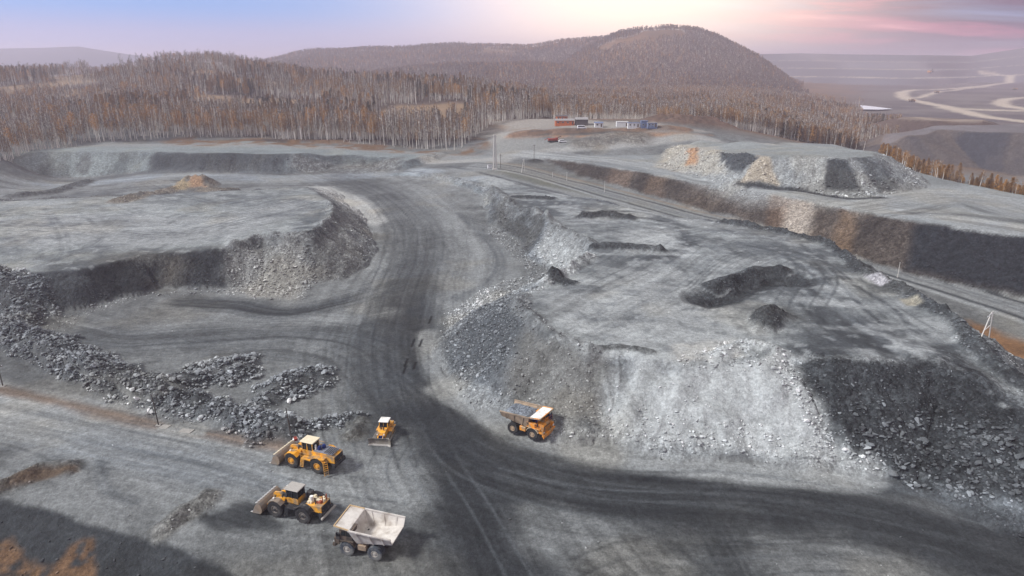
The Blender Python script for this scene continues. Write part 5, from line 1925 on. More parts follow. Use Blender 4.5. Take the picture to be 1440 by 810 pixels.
    for s in (-1, 1):
        sw = MB()
        A, B, C, D = (-4.65, s * (W0 + .1), 2.92), (.75, s * W0, 2.12), (1.55, s * W1, 4.32), (-4.72, s * W1, 3.98)
        sw.plate([A, B, C, D] if s > 0 else [D, C, B, A], .09)
        w_ = sw.build('side_wall', body_mat, body)
        MB().beam((-4.74, s * (W1 + .02), 4.0), (1.6, s * (W1 + .02), 4.34), .20, .20).build('top_rail', body_mat, w_)
        for k in range(3):
            t0 = (k + .6) / 3.3
            pb = Vector(B).lerp(Vector(A), t0) + Vector((0, s * .05, -.1))
            pt = Vector(C).lerp(Vector(D), t0) + Vector((0, s * .04, -.05))
            MB().beam(pb, pt, .22, .20).build('rib', body_mat, w_)
    cn = MB()
    cn.plate([(1.50, -W1 - .02, 4.36), (3.75, -W1 + .12, 4.62), (3.75, W1 - .12, 4.62), (1.50, W1 + .02, 4.36)], .10)
    canopy = cn.build('canopy', canopy_mat, body)
    lip = MB()
    for s in (-1, 1):
        lip.beam((1.5, s * (W1 - .02), 4.41), (3.75, s * (W1 - .16), 4.67), .12, .16)
    lip.beam((3.75, -W1 + .12, 4.64), (3.75, W1 - .12, 4.64), .12, .18)
    lip.build('canopy_lip', M_TAN if paint is not M_ORANGE else paint, body)
    for s in (-1, 0, 1):
        MB().beam((-4.4, s * 1.2, 2.72), (.7, s * 1.2, 1.94), .22, .24).build('floor_beam', body_mat, body)
    if loaded:
        L = MB()
        r = random.Random(9)
        nx, ny = 16, 11
        pts = []
        for i in range(nx):
            for j in range(ny):
                a, b_ = i / (nx - 1), j / (ny - 1)
                x = -4.45 + a * 5.85
                hw_ = 2.38
                y = (b_ * 2 - 1) * hw_
                edge = min(a, 1 - a) * 6
                e2 = min(b_, 1 - b_) * 5
                z = 3.55 + .10 * a + .55 * min(1, edge) * min(1, e2) + r.uniform(-.07, .07)
                pts.append((x, y, z))
        L.add(pts, [(i * ny + j, (i + 1) * ny + j, (i + 1) * ny + j + 1, i * ny + j + 1) for i in range(nx - 1) for j in range(ny - 1)])
        for k in range(330):
            a, b_ = r.random(), r.random()
            x, y = -4.35 + a * 5.6, (b_ * 2 - 1) * 2.25
            z = 3.56 + .10 * a + .55 * min(1, min(a, 1 - a) * 6) * min(1, min(b_, 1 - b_) * 5)
            me = ROCKS[r.randrange(12)]
            s_ = r.uniform(.16, .46)
            mt = Matrix.Translation((x, y, z)) @ Euler((r.uniform(0, 6), r.uniform(0, 6), r.uniform(0, 6))).to_matrix().to_4x4() @ Matrix.Scale(s_, 4)
            L.add([mt @ v.co for v in me.vertices], [tuple(p.vertices) for p in me.polygons])
        lo = L.build('rock_load', M_LOAD)
        lo.matrix_world = Matrix.Translation(loc) @ Matrix.Rotation(rz, 4, 'Z')
        tag(lo, 'blue-grey broken rock heaped in the bed of the orange truck', 'rock load')
    return T


# ------------------------------------------------------------------ wheel loader
def wheel_loader(loc, rz, label, variant):
    T = empty('wheel_loader', loc, rz, label, 'loader')
    k_ = 1.10 if variant == 1 else 1.05
    T.scale = (k_, k_, k_)
    R = 1.24 if variant == 1 else 1.28
    rm = M_YELLOW if variant == 1 else M_RIMD
    for x in (2.35, -2.35):
        for s in (-1, 1):
            wheel(T, x, s * 1.62, R, .92, M_TYRE, rm, s)
    MB().tube((2.35, -1.5, R), (2.35, 1.5, R), .30).tube((-2.35, -1.5, R), (-2.35, 1.5, R), .30).build('axle', M_DARK, T)
    # rear frame and engine hood
    rf = MB().prism([(-4.7, 1.15), (-3.9, .95), (-.9, 1.05), (-.3, 1.3), (-.3, 1.9), (-4.7, 1.75)], -.95, .95)
    rf.build('rear_frame', M_DARK, T)
    cw = MB().prism([(-5.15, 1.15), (-4.65, .95), (-4.65, 1.85), (-5.15, 1.75)], -1.45, 1.45)
    cw.build('counterweight', M_DARK, T)
    if variant == 1:
        hd = MB().prism([(-4.95, 1.80), (-1.0, 1.75), (-1.0, 3.10), (-4.1, 3.02), (-4.95, 2.85)], -1.18, 1.18)
        hood = hd.build('engine_hood', M_YELLOW, T)
        MB().box(-4.6, -1.2, -1.05, 1.05, 3.10, 3.16).build('top_deck', M_DECK, hood)
        MB().prism([(-5.03, 1.9), (-4.95, 1.85), (-4.95, 2.80), (-5.03, 2.72)], -1.0, 1.0).build('rear_grille', M_DARK, hood)
        for x, y in ((-1.85, .35), (-2.2, -.35)):
            MB().tube((x, y, 3.16), (x, y, 3.62), .30, n=12).tube((x, y, 3.62), (x, y, 3.74), .20, n=10).build('air_cleaner', M_BLUE, hood)
        MB().tube((-1.35, .55, 3.1), (-1.35, .55, 3.95), .14, n=10).build('exhaust', M_WHITE, hood)
        for k in range(5):
            MB().box(-4.5 + k * .32, -4.3 + k * .32, -.9, .9, 3.165, 3.19).build('louvre', M_DARK, hood)
    else:
        hd = MB().prism([(-4.95, 1.75), (-2.2, 1.75), (-2.2, 2.55), (-4.95, 2.75)], -1.18, 1.18)
        hood = hd.build('engine_hood', M_YELLOW, T)
        MB().prism([(-5.03, 1.85), (-4.95, 1.80), (-4.95, 2.65), (-5.03, 2.6)], -1.0, 1.0).build('rear_grille', M_DARK, hood)
        rr = random.Random(4)
        en = MB()
        for k in range(12):
            x, y = rr.uniform(-4.6, -2.5), rr.uniform(-.85, .85)
            s_ = rr.uniform(.12, .30)
            en.box(x - s_, x + s_, y - s_, y + s_, 2.5, 2.75 + rr.uniform(.1, .5), .03)
        en.build('engine_block', M_CREAM, hood)
        MB().tube((-4.1, .35, 2.7), (-4.1, -.4, 2.7), .32, n=10).box(-4.5, -3.7, -.2, .5, 2.7, 3.15, .05).build('turbocharger', M_RUSTY, hood)
        for x, y, h_ in ((-3.4, -.5, 3.9), (-3.7, .6, 3.7), (-4.55, .1, 3.8), (-4.6, -.8, 3.6)):
            MB().tube((x, y, 2.6), (x, y, h_), .08, n=8).build('stack_pipe', M_RUSTY if x < -4 else M_DARK, hood)
        MB().tube((-2.9, .3, 2.6), (-2.9, .3, 3.6), .27, n=10).build('air_cleaner', M_WHITE, hood)
        MB().box(-2.3, -1.35, -1.0, 1.0, 1.75, 2.5, .05).build('hydraulic_tank', M_DARK, T)
        MB().box(-2.35, -1.55, -1.25, -.35, 2.5, 3.6, .06).build('filter_box', M_DARK, T)
        MB().box(-5.45, -5.15, -1.75, 1.75, 1.05, 1.35, .04).build('rear_bumper', M_RIMG, T)
        rail(T, [(-4.9, -1.1, 3.5), (-2.6, -1.1, 3.5)], base=.9, mat=M_DARK)
    # walkways and rear mudguards
    for s in (-1, 1):
        m = MB()
        for k in range(5):
            a0, a1 = math.radians(28 + k * 25), math.radians(28 + (k + 1) * 25)
            q0, q1 = R + .18, R + .25
            m.hexa([(-2.35 + math.cos(a) * q, y_, R + math.sin(a) * q) for y_ in (s * 1.15, s * 2.08) for a, q in ((a0, q0), (a1, q0), (a1, q1), (a0, q1))])
        m.build('rear_mudguard', M_YELLOW if variant == 1 else M_DARK, T)
        MB().box(-1.2, .55, s * 1.5 - .5, s * 1.5 + .5, 1.95, 2.07).build('walkway', M_YELLOW if variant == 1 else M_DARK, T)
        rail(T, [(-1.15, s * 1.95, 3.05), (.5, s * 1.95, 3.05)], mat=M_YELLOW if variant == 1 else M_DARK)
        m = MB()
        for k in range(4):
            a0, a1 = math.radians(35 + k * 27), math.radians(35 + (k + 1) * 27)
            q0, q1 = R + .14, R + .22
            m.hexa([(2.35 + math.cos(a) * q, y_, R + math.sin(a) * q) for y_ in (s * 1.15, s * 2.06) for a, q in ((a0, q0), (a1, q0), (a1, q1), (a0, q1))])
        m.build('front_mudguard', M_YELLOW if variant == 1 else M_BUCKET, T)
    ladder(T, (.55, 1.95, .55), (.25, 1.90, 2.0), .55, (1, 0, 0), M_YELLOW if variant == 1 else M_DARK)
    if variant == 1:
        ladder(T, (-4.25, 2.35, .25), (-3.65, 1.75, 2.25), .62, Vector((.7, .7, 0)).normalized(), M_YELLOW, 'ladder', 7)
        MB().plate([(-3.55, 1.15, 2.55), (-3.55, 2.0, 2.55), (-1.3, 2.0, 2.75), (-1.3, 1.15, 2.75)][::-1], .06).build('side_step', M_YELLOW, T)
    # cab
    roofm = M_CREAM if variant == 1 else M_RIMG
    paint = M_YELLOW
    cz = 2.05
    cb = MB().prism([(-.95, cz), (.85, cz), (1.0, cz + .6), (1.0, cz + .85), (-.95, cz + .85)], -.88, .88)
    cab = cb.build('cab', paint, T)
    pl = MB()
    for x, s in ((.95, 1), (.95, -1), (-.90, 1), (-.90, -1), (.05, 1), (.05, -1)):
        pl.box(x - .06, x + .06, s * .83 - .05, s * .83 + .05, cz + .85, cz + 2.15)
    pl.build('pillar', M_YELLOW if variant == 1 else M_DARK, cab)
    MB().box(-.86, .92, -.80, .80, cz + .86, cz + 2.13).build('window', M_GLASS, cab)
    MB().box(-1.15, 1.25, -1.02, 1.02, cz + 2.15, cz + 2.32, .06).build('cab_roof', roofm, cab)
    for s in (-1, 1):
        MB().box(1.2, 1.32, s * .7 - .14, s * .7 + .14, cz + 2.02, cz + 2.18, .02).build('work_light', M_LIGHT, cab)
        MB().tube((.95, s * .9, cz + 1.7), (1.15, s * 1.35, cz + 1.6), .02, n=5).box(1.1, 1.18, s * 1.42 - .12, s * 1.42 + .12, cz + 1.2, cz + 1.65).build('mirror', M_DARK, cab)
    # articulation, front frame, lift arms, bucket
    MB().tube((.1, 0, .95), (.1, 0, 2.1), .35, n=12).build('articulation_joint', M_DARK, T)
    ff = MB().prism([(.5, 1.0), (3.1, .95), (3.3, 1.5), (2.4, 2.35), (1.2, 2.75), (.6, 2.3)], -.75, .75)
    ff.build('front_frame', M_YELLOW if variant == 1 else M_DARK, T)
    up = 0.0
    for s in (-1, 1):
        m = MB()
        pr = [(1.1, 2.75), (1.5, 2.9), (3.2, 2.35), (4.5, 1.05), (4.55, .70), (4.15, .72), (2.9, 1.75), (1.2, 2.35)]
        m.prism(pr, s * .95 - .14, s * .95 + .14)
        m.build('lift_arm', M_YELLOW, T)
        MB().tube((1.2, s * .62, 1.25), (2.5, s * .62, 1.65), .15).tube((2.5, s * .62, 1.65), (3.2, s * .80, 1.9), .09).build('lift_cylinder', M_YELLOW, T)
        MB().box(2.5, 2.72, s * 1.6 - .13, s * 1.6 + .13, R * 2 + .24, R * 2 + .42, .03).build('headlight', M_LIGHT, T)
    MB().beam((2.2, 0, 2.75), (3.6, 0, 2.5), .30, .45).beam((3.6, 0, 2.5), (3.95, 0, 1.35), .26, .36).build('bell_crank', M_YELLOW, T)
    MB().tube((1.2, 0, 2.55), (2.4, 0, 2.85), .17).build('tilt_cylinder', M_DARK, T)
    BW = 2.25
    prof = [(6.15, .10), (5.2, .06), (4.75, .12), (4.45, .45), (4.38, .95), (4.52, 1.45), (4.85, 1.78), (5.12, 1.92)]
    inner = [(5.14, 1.84), (4.92, 1.70), (4.62, 1.40), (4.50, .95), (4.56, .52), (4.82, .24), (5.2, .17), (6.15, .16)]
    bk = MB()
    for a, b_, c, d in zip(prof[:-1], prof[1:], inner[::-1][:-1], inner[::-1][1:]):
        bk.hexa([(a[0], -BW, a[1]), (b_[0], -BW, b_[1]), (d[0], -BW, d[1]), (c[0], -BW, c[1]), (a[0], BW, a[1]), (b_[0], BW, b_[1]), (d[0], BW, d[1]), (c[0], BW, c[1])])
    bucket = bk.build('bucket', M_BUCKET, T)
    for s in (-1, 1):
        MB().prism([(6.15, .10), (4.75, .12), (4.45, .45), (4.38, .95), (4.52, 1.45), (5.12, 1.92), (5.55, 1.35)], s * BW - .05, s * BW + .05).build('bucket_side', M_BUCKET, bucket)
    for k in range(8):
        y = -BW + .15 + k * (2 * BW - .3) / 7
        MB().prism([(6.05, .08), (6.55, .08), (6.05, .26)], y - .11, y + .11).build('tooth', M_EDGE if k % 2 else M_BLADE, bucket)
    for k in range(9):
        y = -BW + .2 + k * (2 * BW - .4) / 8
        MB().prism([(5.10, 1.90), (5.16, 1.96), (5.55, 1.80), (5.50, 1.72)], y - .14, y + .14).build('spill_guard_bar', M_CREAM if variant == 1 else M_EDGE, bucket)
    return T


# ------------------------------------------------------------------ bulldozer
def bulldozer(loc, rz, label):
    T = empty('bulldozer', loc, rz, label, 'bulldozer')
    for s in (-1, 1):
        y = s * 1.18
        tf = MB().box(-2.0, 1.9, y - .16, y + .16, .35, .85, .05)
        fr = tf.build('track_frame', M_YELLOW, T)
        path = []
        pts = [(1.95, .55, .50), (-2.0, .62, .56)]
        for a in range(-90, 91, 20):
            path.append((1.95 + .48 * math.cos(math.radians(a)), .52 + .48 * math.sin(math.radians(a))))
        path.append((.0, 1.12))
        for a in range(90, 271, 20):
            path.append((-2.0 + .54 * math.cos(math.radians(a)), .58 + .54 * math.sin(math.radians(a))))
        P = smooth_line(path + [path[0]], 4)
        seg = np.r_[0, np.cumsum(np.hypot(*np.diff(P, axis=0).T))]
        n = 40
        tr = MB()
        for k in range(n):
            s0 = seg[-1] * k / n
            s1 = seg[-1] * (k + .86) / n
            p0 = (np.interp(s0, seg, P[:, 0]), np.interp(s0, seg, P[:, 1]))
            p1 = (np.interp(s1, seg, P[:, 0]), np.interp(s1, seg, P[:, 1]))
            dx, dz = p1[0] - p0[0], p1[1] - p0[1]
            L = math.hypot(dx, dz)
            nx, nz = dz / L, -dx / L
            q = [(p0[0] - nx * .05, p0[1] - nz * .05), (p1[0] - nx * .05, p1[1] - nz * .05), (p1[0] + nx * .04, p1[1] + nz * .04), (p0[0] + nx * .04, p0[1] + nz * .04)]
            tr.prism(q, y - .32, y + .32)
            g = [(p0[0] + nx * .03, p0[1] + nz * .03), (p0[0] + dx * .25 + nx * .03, p0[1] + dz * .25 + nz * .03), (p0[0] + dx * .2 + nx * .12, p0[1] + dz * .2 + nz * .12), (p0[0] + nx * .12, p0[1] + nz * .12)]
            tr.prism(g, y - .31, y + .31)
        track = tr.build('track', M_BLADE, T)
        MB().lathe_y([(.02, -.18), (.40, -.14), (.40, .14), (.02, .18)], 1.95, y, .52, 14).build('idler', M_DARK, track)
        MB().lathe_y([(.02, -.18), (.46, -.12), (.46, .12), (.02, .18)], -2.0, y, .58, 14).build('sprocket', M_DARK, track)
        for k in range(6):
            MB().lathe_y([(.02, -.2), (.17, -.18), (.17, .18), (.02, .2)], -1.35 + k * .55, y, .24, 10).build('roller', M_DARK, track)
        MB().box(-2.35, .2, y - .36 - .0, y + .36, 1.28, 1.42, .03).build('fender', M_YELLOW, T)
        MB().beam((.2, s * 1.62, .60), (2.75, s * 1.62, .55), .22, .30).build('push_arm', M_BLADE, T)
        MB().tube((1.75, s * .45, 1.75), (2.75, s * .45, 1.15), .10).build('lift_cylinder', M_YELLOW, T)
        MB().box(2.18, 2.26, s * .62 - .13, s * .62 + .13, 1.62, 1.86, .02).build('headlight', M_LIGHT, T)
    hd = MB().prism([(.35, .75), (2.15, .75), (2.22, 1.5), (2.05, 2.0), (.35, 2.12)], -.72, .72)
    hood = hd.build('engine_hood', M_YELLOW, T)
    MB().prism([(2.16, .80), (2.22, .80), (2.27, 1.48), (2.20, 1.55)], -.6, .6).build('radiator_grille', M_BLUE, hood)
    MB().tube((1.2, .3, 2.08), (1.2, .3, 2.95), .085, n=8).build('exhaust', M_DARK, hood)
    MB().tube((.85, -.3, 2.08), (.85, -.3, 2.6), .13, n=10).build('air_intake', M_DARK, hood)
    MB().box(-2.4, .35, -.80, .80, .65, 1.75, .05).build('main_frame', M_YELLOW, T)
    MB().box(-2.55, -1.3, -1.2, 1.2, 1.42, 2.15, .06).build('fuel_tank', M_YELLOW, T)
    cb = MB().prism([(-1.35, 1.7), (.35, 1.7), (.45, 2.2), (-1.35, 2.2)], -.80, .80)
    cab = cb.build('cab', M_YELLOW, T)
    MB().prism([(-1.28, 2.2), (.38, 2.2), (.12, 3.12), (-1.28, 3.12)], -.74, .74).build('window', M_GLASS, cab)
    pl = MB()
    for s in (-1, 1):
        pl.beam((.40, s * .76, 2.2), (.14, s * .76, 3.14), .10, .10)
        pl.box(-1.36, -1.24, s * .76 - .05, s * .76 + .05, 2.2, 3.14)
        pl.box(-.5, -.4, s * .76 - .03, s * .76 + .03, 2.2, 3.14)
    pl.beam((.42, 0, 2.2), (.16, 0, 3.14), .06, .06)
    pl.build('pillar', M_YELLOW, cab)
    MB().box(-1.55, .35, -.92, .92, 3.14, 3.30, .06).build('cab_roof', M_WHITE, cab)
    # blade: curved, with a bright cutting edge
    bl = MB()
    prof = [(3.02, .06), (2.86, .35), (2.80, .75), (2.86, 1.15), (3.04, 1.48)]
    for a, b in zip(prof[:-1], prof[1:]):
        for y0, y1, e0, e1 in ((-2.05, -1.45, .28, 0), (-1.45, 1.45, 0, 0), (1.45, 2.05, 0, .28)):
            bl.hexa([(a[0] + e0, y0, a[1]), (b[0] + e0, y0, b[1]), (b[0] + .09 + e0, y0, b[1]), (a[0] + .09 + e0, y0, a[1]),
                     (a[0] + e1, y1, a[1]), (b[0] + e1, y1, b[1]), (b[0] + .09 + e1, y1, b[1]), (a[0] + .09 + e1, y1, a[1])])
    blade = bl.build('blade', M_BLADE, T)
    for y0, y1, e0, e1 in ((-2.07, -1.45, .28, 0), (-1.45, 1.45, 0, 0), (1.45, 2.07, 0, .28)):
        MB().hexa([(3.09 + e0, y0, .02), (3.09 + e0, y0, .30), (3.16 + e0, y0, .28), (3.20 + e0, y0, .02), (3.09 + e1, y1, .02), (3.09 + e1, y1, .30), (3.16 + e1, y1, .28), (3.20 + e1, y1, .02)]).build('cutting_edge', M_EDGE, blade)
    # ripper
    rp_ = MB().beam((-2.4, -.5, 1.0), (-3.6, -.5, .95), .2, .28).beam((-2.4, .5, 1.0), (-3.6, .5, .95), .2, .28).box(-3.85, -3.5, -1.1, 1.1, .75, 1.15, .04)
    rp_.tube((-2.5, .35, 1.6), (-3.6, .35, 1.15), .09).tube((-2.5, -.35, 1.6), (-3.6, -.35, 1.15), .09)
    rip = rp_.build('ripper_frame', M_BLADE, T)
    MB().prism([(-3.85, 1.75), (-3.55, 1.75), (-3.55, .45), (-3.35, .25), (-3.6, .2), (-3.85, .6)], -.10, .10).build('ripper_shank', M_BLADE, rip)
    return T


def stand(p_rear, p_front, mid_off=0.0):
    """place a machine by the pixels where its near rear and front wheels touch the ground"""
    a, b = hit(*p_rear), hit(*p_front)
    d = b - a
    return a, b, math.atan2(d[1], d[0])


def settle(x, y):
    s = [gz(x + dx, y + dy) for dx in (-2.2, 0, 2.2) for dy in (-2.2, 0, 2.2)]
    return sum(s) / len(s)


def park(near_rear, near_front, half_track, side):
    """side +1: its left side is towards us"""
    a, b, rz = stand(near_rear, near_front)
    c = (a + b) / 2
    n_ = np.array([-math.sin(rz), math.cos(rz)])
    xy = c[:2] - n_ * half_track * side
    return (xy[0], xy[1], settle(*xy)), rz


# make the floor level where machines stand is left to the terrain: they stand on its mean level
loc, rz = park((720, 612.5), (749, 622), 2.35, -1)
TRUCK_O = dump_truck(loc, rz, 'orange dump truck loaded with rock on the dark haul road', M_ORANGE, M_BODYD, M_WHITE, M_TYRE, M_RIMB, True)
loc, rz = park((528, 789), (488, 781), 2.35, +1)
TRUCK_W = dump_truck(loc, rz, 'empty dump truck with dusty white body parked below the loaders', M_SHADED, M_BODYW, M_BODYW, M_TYREG, M_RIMG, False)
loc, rz = park((448, 665), (412, 657), 1.95, +1)
wheel_loader(loc, rz, 'yellow wheel loader with cream cab roof and yellow ladder, farther of the two loaders', 1)
loc, rz = park((428, 735), (388, 727), 1.95, +1)
wheel_loader(loc, rz, 'yellow and black wheel loader with exposed engine, nearer of the two loaders', 2)
bh = hit(534, 627)
bb = hit(549, 600)
rz = math.atan2(bh[1] - bb[1], bh[0] - bb[0])
d = np.array([math.cos(rz), math.sin(rz)])
xy = bh[:2] - d * 3.15
bulldozer((xy[0], xy[1], settle(*xy)), rz, 'yellow bulldozer with white cab roof beside the haul road')
# ------------------------------------------------------------------ poles, masts, sheds and cars
M_POLE = flat_mat('weathered_pole_wood', (.075, .066, .06), rough=.9, var=.3)
M_CONC = flat_mat('pale_concrete', (.50, .48, .45), rough=.9, var=.15)
M_SLAB = flat_mat('dusty_concrete', (.27, .26, .24), rough=.9, var=.25)
M_GALV = flat_mat('galvanised_steel', (.42, .42, .42), rough=.5, var=.15, metal=.3)
M_REDP = flat_mat('red_orange_cladding', (.52, .13, .045), rough=.7, var=.15, dirt=(.38, .25, .18), dirt_amt=.3)
M_ROOF = flat_mat('grey_sheet_roof', (.26, .25, .25), rough=.7, var=.2)
M_ROOFD = flat_mat('dark_sheet_roof', (.10, .09, .09), rough=.7, var=.2)
M_BLUEC = flat_mat('blue_cladding', (.13, .17, .28), rough=.6, var=.15)
M_WHITEC = flat_mat('white_cladding', (.62, .62, .62), rough=.7, var=.12)
M_DOOR = flat_mat('door_brown', (.12, .09, .07), rough=.7)
M_CARW = flat_mat('car_white', (.75, .75, .76), rough=.35, var=.05)
M_CARD = flat_mat('car_dark', (.05, .055, .065), rough=.35, var=.05)
M_RED = flat_mat('red_paint', (.30, .06, .04), rough=.6, var=.2)


def pole(px, py_base, height, label, r=.13, mat=M_POLE, arms=True, foot=True, tilt=0.0):
    p = hit(px, py_base)
    T = empty('utility_pole', p, random.uniform(0, .4), label, 'pole')
    T.rotation_euler = (0, tilt, T.rotation_euler[2])
    MB().tube((0, 0, -.4), (0, 0, height), r, r * .7, 8).build('post', mat, T)
    if arms:
        a = MB().box(-.85, .85, -.05, .05, height - .75, height - .62)
        ca = a.build('crossarm', mat, T)
        for x in (-.75, 0, .75):
            MB().tube((x, 0, height - .62), (x, 0, height - .40), .05, .04, 6).build('insulator', M_WHITEC, ca)
    if foot:
        MB().box(-.5, .5, -.45, .45, -.25, .12, .04).build('concrete_foot', M_SLAB, T)
    return T


pole(4, 543, 5.2, 'dark pole with concrete foot at the left end of the rubble berm', arms=True)
pole(223, 598, 6.4, 'dark leaning pole with concrete foot in front of the rubble berm', tilt=-.05, arms=False)
pole(411, 622, 7.0, 'tall dark pole right behind the farther wheel loader', tilt=-.06, arms=False, foot=False)
pole(704, 236, 7.5, 'thin dark pole next to the pale twin mast', r=.15, foot=False)
pole(751, 224, 8.5, 'dark pole standing on the small dark mound by the junction', r=.14, foot=False)
for px, py, h_, lb in ((777, 249, 2.2, 'short white marker post, the first along the corridor road'), (797, 254, 4.2, 'white post, the second along the corridor road'),
                       (850, 270, 5.0, 'white post, the third along the corridor road'), (1262, 390, 4.5, 'pale post beside the corridor road next to the dump rim')):
    p = hit(px, py)
    T = empty('marker_post', p, 0, lb, 'post', 'posts along the corridor road')
    MB().tube((0, 0, -.3), (0, 0, h_), .10, .07, 6).build('shaft', M_CONC, T)
    MB().box(-.16, .16, -.10, .10, -.1, .35, .02).build('base', M_CONC, T)
    MB().box(-.14, .14, -.14, .14, h_, h_ + .12, .02).build('cap', M_GALV, T)


def a_frame(px0, py0, px1, py1, height, label, r=.13):
    a, b = hit(px0, py0), hit(px1, py1)
    c = (a + b) / 2
    rz = math.atan2(b[1] - a[1], b[0] - a[0])
    w = np.hypot(*(b - a)[:2]) / 2
    T = empty('a_frame_pole', (c[0], c[1], min(a[2], b[2])), rz, label, 'pole')
    for s in (-1, 1):
        MB().tube((s * w, 0, -.4), (.55 * w if s > 0 else .35 * w, 0, height), r, r * .75, 8).build('leg', M_CONC, T)
    MB().beam((-.25 * w, 0, height * .5), (.72 * w, 0, height * .5), .12, .14).build('brace', M_CONC, T)
    ca = MB().box(-.9, 1.3, -.06, .06, height - .5, height - .36).build('crossarm', M_GALV, T)
    for x in (-.8, .4, 1.2):
        MB().tube((x, 0, height - .36), (x, 0, height - .15), .05, .04, 6).build('insulator', M_WHITEC, ca)


a_frame(1376, 474, 1391, 475, 6.5, 'pale A-frame pole on the orange grass below the dump rim')
a_frame(733, 243, 738, 241, 7.0, 'pale A-frame pole near the junction behind the bluish mound', r=.12)

# twin-leg mast at the junction
p = hit(696, 238)
T = empty('lattice_mast', p, .25, 'tall pale twin-leg lattice mast at the road junction', 'mast')
MH = 18.5
for s in (-1, 1):
    MB().tube((s * .75, 0, -.5), (s * .42, 0, MH), .34, .24, 8).build('leg', M_CONC, T)
for k in range(9):
    z0, z1 = 1 + k * 1.9, 2.9 + k * 1.9
    w0, w1 = .75 - .33 * z0 / MH, .75 - .33 * z1 / MH
    MB().beam((-w0, 0, z0), (w1, 0, z1), .10, .10).build('brace', M_GALV, T)
    MB().beam((-w1, 0, z1), (w1, 0, z1), .10, .10).build('brace', M_GALV, T)
MB().box(-1.4, 1.4, -.08, .08, MH - 1.2, MH - 1.0).build('crossarm', M_GALV, T)
MB().box(-1.2, 1.2, -.8, .8, -.4, .5, .05).build('concrete_foot', M_CONC, T)
p = hit(689, 237)
T = empty('switch_cabinet', p, .2, 'white switch cabinet at the foot of the twin-leg mast', 'cabinet')
MB().box(-1.3, 1.3, -.9, .9, .15, 2.0, .05).build('housing', M_WHITEC, T)
MB().box(-1.4, 1.4, -1.0, 1.0, 2.0, 2.12, .03).build('roof', M_ROOF, T)
MB().box(-1.0, -.05, -.93, -.90, .3, 1.85).build('door', M_WHITEC, T)
MB().box(.05, 1.0, -.93, -.90, .3, 1.85).build('door', M_WHITEC, T)
MB().box(-1.2, 1.2, -.8, .8, -.2, .15).build('plinth', M_CONC, T)


def cabin(px, py, w, d, h, label, wall_mat, roof_mat, rz=0.0, name='site_cabin', cat='cabin', pitched=False, stripes=None, group=None, lift=0.0, doors=1, wins=2):
    p = hit(px, py)
    z = max(gz(p[0] + a, p[1] + b) for a in (-w / 2, w / 2) for b in (0, d))
    T = empty(name, (p[0], p[1] + d / 2, z + lift), rz, label, cat, group)
    wl_ = MB().box(-w / 2, w / 2, -d / 2, d / 2, -1.0 if lift == 0 else 0, h).build('wall', wall_mat, T)
    if pitched:
        MB().add([(-w / 2 - .3, -d / 2 - .3, h), (w / 2 + .3, -d / 2 - .3, h), (w / 2 + .3, d / 2 + .3, h), (-w / 2 - .3, d / 2 + .3, h), (-w / 2 - .3, 0, h + d * .22), (w / 2 + .3, 0, h + d * .22)],
                 [(0, 1, 5, 4), (2, 3, 4, 5), (0, 4, 3), (1, 2, 5), (0, 3, 2, 1)]).build('roof', roof_mat, T)
    else:
        MB().box(-w / 2 - .15, w / 2 + .15, -d / 2 - .15, d / 2 + .15, h + .01, h + .22, .03).build('roof', roof_mat, T)
    n = max(2, int(w / 1.6))
    for k in range(n + 1):
        x = -w / 2 + w * k / n
        MB().box(x - .06, x + .06, -d / 2 - .05, -d / 2 - .005, -.2 if lift == 0 else .05, h - .05).build('wall_rib', stripes or wall_mat, T)
    for k in range(wins):
        x = -w / 2 + w * (k + .5) / (wins + .8)
        wn_ = MB().box(x - .6, x + .6, -d / 2 - .07, -d / 2 - .01, 1.0, min(2.0, h - .4)).build('window', M_WHITEC, T)
        MB().box(x - .5, x + .5, -d / 2 - .09, -d / 2 - .07, 1.1, min(1.9, h - .5)).build('pane', M_GLASS, wn_)
    for k in range(doors):
        x = w / 2 - 1.0 - k * 1.4
        dr = MB().box(x - .45, x + .45, -d / 2 - .075, -d / 2 - .01, 0, 2.05).build('door', M_DOOR, T)
        MB().box(x + .28, x + .36, -d / 2 - .12, -d / 2 - .075, .98, 1.06).build('handle', M_GALV, dr)
    return T


cabin(794, 177, 12.5, 5, 2.6, 'long orange-red building at the front of the yard', M_REDP, M_ROOF, .05, 'workshop_building', 'building', True, wins=3)
cabin(790, 169.5, 7.5, 4.5, 2.6, 'orange-red building with dark roof behind the long one', M_REDP, M_ROOFD, .05, 'workshop_building', 'building', True, wins=2, doors=1)
cabin(818, 176.5, 8.0, 6, 3.2, 'dark open shed with pale grey roof next to the orange building', M_ROOFD, M_ROOF, .05, 'open_shed', 'shed', True, doors=0, wins=0)
cabin(842, 179.5, 5.2, 3, 2.6, 'small white cabin with blue roof, alone in the yard', M_WHITEC, M_BLUEC, .08, pitched=True, wins=1)
cabin(875, 178.5, 7.6, 3, 2.7, 'plain white container left of the blue containers', M_WHITEC, M_WHITEC, .06, 'shipping_container', 'container', wins=0)
cabin(891, 181, 7.4, 3, 2.7, 'white site container with blue ribs next to the plain white one', M_WHITEC, M_BLUEC, .06, 'shipping_container', 'container', stripes=M_BLUEC, wins=2)
cabin(906, 180.5, 4.2, 3, 3.8, 'tall dark blue block in the middle of the blue containers', M_BLUEC, M_BLUEC, .06, 'shipping_container', 'container', wins=1)
cabin(917, 182, 6.2, 3, 2.6, 'blue container with pale stripes at the right end of the yard', M_BLUEC, M_ROOF, .06, 'shipping_container', 'container', stripes=M_WHITEC, wins=2)


